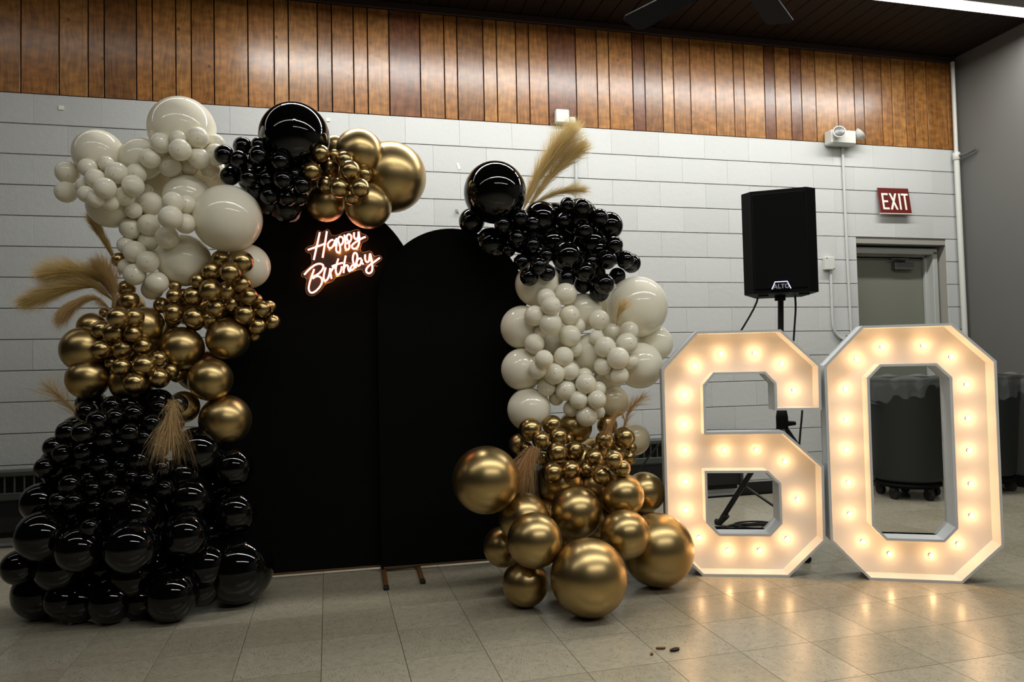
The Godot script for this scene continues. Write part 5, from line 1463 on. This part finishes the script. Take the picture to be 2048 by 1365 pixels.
func stroke(pts: Array, parent: Node3D) -> void:
	var flat := []
	for p in pts:
		flat.append(npt(p))
	var line := smooth_path(flat, 6)
	var front := []
	for p in line:
		front.append(p + Vector3(0, 0, 0.009))
	var side := part("tube_housing", tube_mesh(line, 0.0058, 8), M.neon_side, parent, Vector3(0, 0, 0.004))
	part("glowing_tube", tube_mesh(front, 0.0045, 8), M.neon, side, Vector3(0, 0, -0.002))

func make_neon() -> void:
	var t := thing("neon_sign", "glowing neon lettering Happy Birthday on clear acrylic, hung on the tall black panel", "neon sign", Vector3(1.863, 1.674, 1.315))
	t.rotation.z = -0.0212
	var edge := pv([Vector2(480, 205), Vector2(545, 228), Vector2(600, 180), Vector2(640, 200), Vector2(655, 240), Vector2(690, 272), Vector2(770, 262), Vector2(870, 215), Vector2(960, 198), Vector2(1030, 168), Vector2(1090, 165), Vector2(1130, 220), Vector2(1200, 240), Vector2(1235, 290), Vector2(1210, 335), Vector2(1145, 370), Vector2(1125, 430), Vector2(1115, 480), Vector2(1145, 520), Vector2(1205, 510), Vector2(1250, 495), Vector2(1290, 510), Vector2(1330, 575), Vector2(1410, 558), Vector2(1452, 600), Vector2(1435, 640), Vector2(1340, 712), Vector2(1330, 760), Vector2(1340, 820), Vector2(1300, 885), Vector2(1240, 897), Vector2(1180, 860), Vector2(1140, 795), Vector2(1060, 808), Vector2(960, 855), Vector2(880, 895), Vector2(800, 910), Vector2(735, 938), Vector2(700, 990), Vector2(590, 1042), Vector2(530, 1125), Vector2(450, 1205), Vector2(370, 1230), Vector2(310, 1190), Vector2(293, 1110), Vector2(310, 990), Vector2(280, 945), Vector2(232, 930), Vector2(235, 880), Vector2(300, 820), Vector2(380, 735), Vector2(375, 640), Vector2(365, 575), Vector2(300, 550), Vector2(283, 500), Vector2(340, 455), Vector2(410, 430), Vector2(440, 290), Vector2(455, 225)])
	var poly := PackedVector2Array()
	var ring := []
	for p in edge:
		var q := npt(p)
		poly.append(Vector2(q.x, q.y))
		ring.append(q)
	ring.append(ring[0])
	var board := part("acrylic_board", prism_mesh(poly, -0.004, 0.0), M.acrylic, t)
	part("board_edge", tube_mesh(smooth_path(ring, 3), 0.0011, 5), M.acrylic_edge, board, Vector3(0, 0, -0.002))
	# Happy
	stroke([Vector2(495, 240), Vector2(455, 450), Vector2(410, 672)], t)
	stroke([Vector2(603, 218), Vector2(572, 430), Vector2(543, 632)], t)
	stroke([Vector2(318, 520), Vector2(455, 465), Vector2(590, 405)], t)
	stroke([Vector2(700, 345), Vector2(660, 360), Vector2(622, 410), Vector2(622, 455), Vector2(650, 480), Vector2(690, 455), Vector2(718, 395), Vector2(728, 345), Vector2(725, 400), Vector2(738, 448)], t)
	stroke([Vector2(748, 318), Vector2(752, 420), Vector2(745, 500), Vector2(765, 540), Vector2(795, 540), Vector2(808, 500), Vector2(800, 430), Vector2(775, 350), Vector2(790, 300), Vector2(825, 295), Vector2(850, 330), Vector2(845, 385), Vector2(815, 425), Vector2(785, 420)], t)
	stroke([Vector2(868, 262), Vector2(885, 360), Vector2(882, 450), Vector2(900, 487), Vector2(930, 487), Vector2(946, 450), Vector2(938, 380), Vector2(905, 310), Vector2(915, 262), Vector2(948, 250), Vector2(975, 285), Vector2(968, 340), Vector2(940, 385), Vector2(905, 390)], t)
	stroke([Vector2(1018, 218), Vector2(1015, 275), Vector2(1035, 318), Vector2(1070, 305), Vector2(1085, 250), Vector2(1085, 205), Vector2(1098, 300), Vector2(1092, 395), Vector2(1060, 460), Vector2(1015, 475), Vector2(985, 450), Vector2(995, 410), Vector2(1060, 355), Vector2(1130, 310), Vector2(1195, 278)], t)
	# Birthday
	stroke([Vector2(270, 908), Vector2(340, 825), Vector2(430, 750), Vector2(505, 728), Vector2(552, 755), Vector2(545, 810), Vector2(490, 880), Vector2(400, 940)], t)
	stroke([Vector2(418, 815), Vector2(385, 920), Vector2(350, 1040), Vector2(340, 1130), Vector2(375, 1183), Vector2(440, 1160), Vector2(510, 1080), Vector2(538, 1000), Vector2(515, 940), Vector2(455, 925), Vector2(395, 965)], t)
	stroke([Vector2(590, 785), Vector2(568, 880), Vector2(560, 955), Vector2(585, 993), Vector2(625, 955), Vector2(650, 870), Vector2(658, 795)], t)
	stroke([Vector2(658, 795), Vector2(665, 870), Vector2(680, 958)], t)
	stroke([Vector2(668, 850), Vector2(700, 795), Vector2(735, 775)], t)
	stroke([Vector2(780, 640), Vector2(752, 740), Vector2(742, 830), Vector2(765, 892), Vector2(805, 870), Vector2(828, 800), Vector2(835, 760)], t)
	stroke([Vector2(680, 765), Vector2(760, 730), Vector2(850, 700)], t)
	stroke([Vector2(892, 590), Vector2(870, 720), Vector2(862, 862)], t)
	stroke([Vector2(866, 800), Vector2(890, 745), Vector2(925, 745), Vector2(932, 800), Vector2(950, 835), Vector2(985, 800)], t)
	stroke([Vector2(1030, 735), Vector2(990, 740), Vector2(965, 790), Vector2(985, 815), Vector2(1020, 780), Vector2(1050, 700), Vector2(1070, 600), Vector2(1050, 542), Vector2(1015, 555), Vector2(1000, 640), Vector2(1020, 730), Vector2(1058, 770)], t)
	stroke([Vector2(1135, 625), Vector2(1090, 630), Vector2(1060, 690), Vector2(1080, 742), Vector2(1118, 715), Vector2(1138, 640), Vector2(1140, 690), Vector2(1165, 715)], t)
	stroke([Vector2(1190, 560), Vector2(1190, 630), Vector2(1215, 680), Vector2(1250, 650), Vector2(1265, 545), Vector2(1288, 640), Vector2(1302, 750), Vector2(1295, 820), Vector2(1255, 855), Vector2(1212, 835), Vector2(1212, 785), Vector2(1260, 725), Vector2(1340, 665), Vector2(1418, 602)], t)
	part("power_wire", tube_mesh([npt(Vector2(890, 692)) + Vector3(0, 0, -0.006), npt(Vector2(1100, 708)) + Vector3(0, 0, -0.006), npt(Vector2(1388, 732)) + Vector3(0, 0, -0.006)], 0.0022, 6), M.acrylic_edge, t)
	for p in [Vector2(455, 450), Vector2(650, 480), Vector2(795, 540), Vector2(900, 487), Vector2(1060, 460), Vector2(385, 920), Vector2(585, 993), Vector2(765, 892), Vector2(1020, 780), Vector2(1288, 640)]:
		var l := OmniLight3D.new()
		l.name = "neon_light"
		l.light_color = Color(1.0, 0.58, 0.27)
		l.light_energy = 0.006
		l.light_size = 0.004
		l.omni_range = 10.0
		l.omni_attenuation = 2.0
		l.shadow_enabled = true
		l.position = npt(p) + Vector3(0, 0, 0.006)
		t.add_child(l)

# ------------------------------------------------------------------ wall fittings
func make_fittings() -> void:
	# EXIT sign, hung a little askew and tipped forward
	var e := thing("exit_sign", "red metal EXIT sign with white letters on the block wall above the door", "exit sign", Vector3(6.592, 2.462, 0.03))
	e.rotation = Vector3(-0.13, 0, 0.012)
	part("plate", box_mesh(Vector3(0.322, 0.232, 0.006), 0.002), M.red, e)
	part("plate_edge", box_mesh(Vector3(0.324, 0.007, 0.022), 0.002, Vector3(0, -0.118, -0.006)), M.sign_white, e)
	part("lettering", exit_letters(), M.sign_white, e, Vector3(0, -0.008, 0.0035))
	# emergency light
	var m := thing("emergency_light", "white emergency light box with two lamp heads on the plank edge", "emergency light", Vector3(6.045, 2.975, 0.055))
	part("housing", box_mesh(Vector3(0.245, 0.118, 0.10), 0.010), M.fitting, m)
	var heads := [[Vector3(-0.075, 0.02, 0.075), Vector3(1.35, -0.35, 0)], [Vector3(0.165, 0.03, 0.03), Vector3(0.9, 1.0, 0)]]
	for h in heads:
		var o := Node3D.new()
		o.name = "lamp_head"
		o.position = h[0]
		o.rotation = h[1]
		m.add_child(o, true)
		part("shell", lathe_mesh([Vector2(0.0, -0.035), Vector2(0.022, -0.033), Vector2(0.046, -0.005), Vector2(0.055, 0.022), Vector2(0.050, 0.024), Vector2(0.0, 0.004)], 20), M.fitting, o)
		part("lens", lathe_mesh([Vector2(0.049, 0.020), Vector2(0.035, 0.030), Vector2(0.0, 0.034)], 20), M.steel, o)
	# small boxes and conduits
	var b := thing("junction_box", "white junction box with a small side fitting at the foot of the planks", "junction box", Vector3(3.562, 3.018, 0.025))
	part("cover", box_mesh(Vector3(0.108, 0.106, 0.05), 0.006), M.fitting, b)
	part("elbow", box_mesh(Vector3(0.055, 0.058, 0.035), 0.010, Vector3(0.085, -0.024, -0.006)), M.fitting, b)
	single("wall_conduit", tube_mesh([Vector3(3.672, 2.97, 0.012), Vector3(3.672, 1.2, 0.012)], 0.010, 8), M.block1, "white painted conduit dropping behind the pampas and the black balloons", "conduit")
	single("wall_conduit", tube_mesh([Vector3(6.097, 2.93, 0.012), Vector3(6.103, 2.2, 0.012), Vector3(6.108, 1.8, 0.012), Vector3(6.118, 1.27, 0.012)], 0.0115, 8), M.block1, "white painted conduit running straight down from the emergency light", "conduit")
	var x := thing("electrical_box", "small square white electrical box beside the loudspeaker", "electrical box", Vector3(5.912, 1.903, 0.022))
	part("cover", box_mesh(Vector3(0.088, 0.108, 0.044), 0.004), M.fitting, x)
	for s in [Vector3(-0.034, 0.044, 0.023), Vector3(0.034, -0.044, 0.023)]:
		part("screw", ball_mesh(0.005, 8), M.steel, x, s)
	single("wall_conduit", tube_mesh(smooth_path([Vector3(5.935, 1.85, 0.014), Vector3(5.935, 1.6, 0.014), Vector3(5.935, 1.42, 0.014), Vector3(5.95, 1.33, 0.014), Vector3(6.0, 1.27, 0.014), Vector3(6.06, 1.25, 0.014)], 5), 0.0115, 8), M.block1, "white painted conduit curving from the electrical box to the black outlet", "conduit")
	single("outlet_box", box_mesh(Vector3(0.075, 0.11, 0.045), 0.005), M.plastic, "small black outlet box at the lower ends of the two conduits", "outlet", Vector3(6.105, 1.235, 0.024))
	var p := thing("corner_pipe", "white painted pipe rising in the corner beside the door", "pipe", Vector3(7.255, 0, 0.045))
	part("lower_pipe", tube_mesh([Vector3(0.02, 0.0, 0), Vector3(0.0, 2.90, 0)], 0.024, 14), M.fitting, p)
	part("upper_pipe", tube_mesh([Vector3(0, 2.90, 0), Vector3(0.0, 3.74, 0)], 0.017, 12), M.fitting, p)
	part("coupling", lathe_mesh([Vector2(0.0, 2.85), Vector2(0.031, 2.85), Vector2(0.031, 2.915), Vector2(0.0, 2.915)], 14), M.fitting, p)
	part("valve", tube_mesh([Vector3(0.0, 2.88, 0.0), Vector3(0.02, 2.885, 0.10), Vector3(0.022, 2.9, 0.18)], 0.013, 8), M.steel, p)
	# bits left on the wall
	single("wall_hook", tube_mesh([Vector3(2.72, 2.27, 0.0), Vector3(2.72, 2.25, 0.018), Vector3(2.735, 2.235, 0.018), Vector3(2.73, 2.27, 0.006)], 0.004, 6), M.steel, "tiny metal hook in the block wall beside the gold balloons", "hook")
	single("tape_scrap", box_mesh(Vector3(0.018, 0.05, 0.002), 0.0), M.sign_white, "slanted scrap of white tape between the two arch panels, high on the wall", "tape", Vector3(2.745, 2.60, 0.002), Vector3(0, 0, 0.35))
	single("tape_scrap", box_mesh(Vector3(0.03, 0.028, 0.004), 0.0), M.sign_white, "square white tape scrap near the edge of the planks over the pale wall", "tape", Vector3(0.08, 2.87, 0.003))
	single("tape_scrap", box_mesh(Vector3(0.026, 0.024, 0.004), 0.0), M.sign_white, "square white tape scrap above the gold balloons of the tall panel", "tape", Vector3(1.80, 2.895, 0.003))

func exit_letters() -> ArrayMesh:
	var st := begin()
	var h := 0.148
	var w := 0.017
	# E
	box(st, Vector3(-0.122, 0, 0), Vector3(w, h, 0.004))
	for y in [-h / 2 + w / 2, 0.0, h / 2 - w / 2]:
		box(st, Vector3(-0.095, y, 0), Vector3(0.058 if y != 0.0 else 0.046, w, 0.0042))
	# X
	for s in [-1, 1]:
		var q := pv([Vector2(-0.022 - w / 2, -s * h / 2) , Vector2(-0.022 + w * 0.62, -s * h / 2), Vector2(0.038 + w / 2, s * h / 2), Vector2(0.038 - w * 0.62, s * h / 2)])
		var off := PackedVector2Array()
		for v in q:
			off.append(v + Vector2(-0.022, 0))
		prism(st, off, -0.002, 0.002 + 0.0001 * s)
	# I
	box(st, Vector3(0.052, 0, 0), Vector3(w, h, 0.004))
	# T
	box(st, Vector3(0.107, 0, 0), Vector3(w, h, 0.004))
	box(st, Vector3(0.107, h / 2 - w / 2, 0), Vector3(0.072, w, 0.0042))
	return st.commit()

# ------------------------------------------------------------------ ceiling fan
func make_fan() -> void:
	var f := thing("ceiling_fan", "dark ceiling fan with broad blades under the dark plank ceiling", "ceiling fan", Vector3(4.17, 3.40, 1.61))
	part("motor", lathe_mesh([Vector2(0.0, -0.09), Vector2(0.06, -0.085), Vector2(0.12, -0.04), Vector2(0.13, 0.03), Vector2(0.09, 0.08), Vector2(0.0, 0.09)], 24), M.trim, f)
	part("downrod", tube_mesh([Vector3(0, 0.08, 0), Vector3(0, 0.40, 0)], 0.014, 10), M.trim, f)
	var blade := pv([Vector2(0.16, -0.045), Vector2(0.30, -0.075), Vector2(0.84, -0.095), Vector2(0.88, -0.07), Vector2(0.88, 0.07), Vector2(0.84, 0.095), Vector2(0.30, 0.075), Vector2(0.16, 0.045)])
	var st := begin()
	prism(st, blade, -0.004, 0.004, Transform3D(Basis(Vector3(1, 0, 0), Vector3(0, 0.2, -0.98).normalized(), Vector3(0, 0.98, 0.2).normalized()), Vector3.ZERO))
	var bmesh := st.commit()
	for k in 5:
		var b := part("blade", bmesh, M.fan, f, Vector3.ZERO, Vector3(0, deg_to_rad(42.0 + 72.0 * k), 0))
		part("blade_iron", box_mesh(Vector3(0.14, 0.008, 0.03), 0.002, Vector3(0.14, 0.008, 0)), M.trim, b)

# ------------------------------------------------------------------ scraps on the floor
func make_scraps() -> void:
	var st := begin()
	var poly := pv([Vector2(-0.022, -0.006), Vector2(-0.006, -0.012), Vector2(0.014, -0.009), Vector2(0.024, 0.002), Vector2(0.010, 0.011), Vector2(-0.008, 0.008), Vector2(-0.02, 0.004)])
	prism(st, poly, 0.0, 0.006, Transform3D(Basis(Vector3.RIGHT, -PI / 2), Vector3.ZERO))
	var mesh := st.commit()
	single("leaf_scrap", mesh, M.ceiling, "larger dark leaf scrap on the floor tiles in front of the gold balloons", "debris", Vector3(3.075, 0.001, 2.733), Vector3(0, 0.2, 0))
	var o := single("leaf_scrap", mesh, M.wood_foot, "smaller curled leaf scrap beside the dark one on the floor tiles", "debris", Vector3(3.03, 0.001, 2.705), Vector3(0, -0.3, 0))
	o.scale = Vector3(0.8, 1.0, 0.6)
	var q := single("leaf_scrap", mesh, M.wood_foot, "tiny brown crumb on the tile joint beside the leaf scraps", "debris", Vector3(2.975, 0.001, 2.745), Vector3(0, 0.8, 0))
	q.scale = Vector3(0.4, 1.0, 0.5)
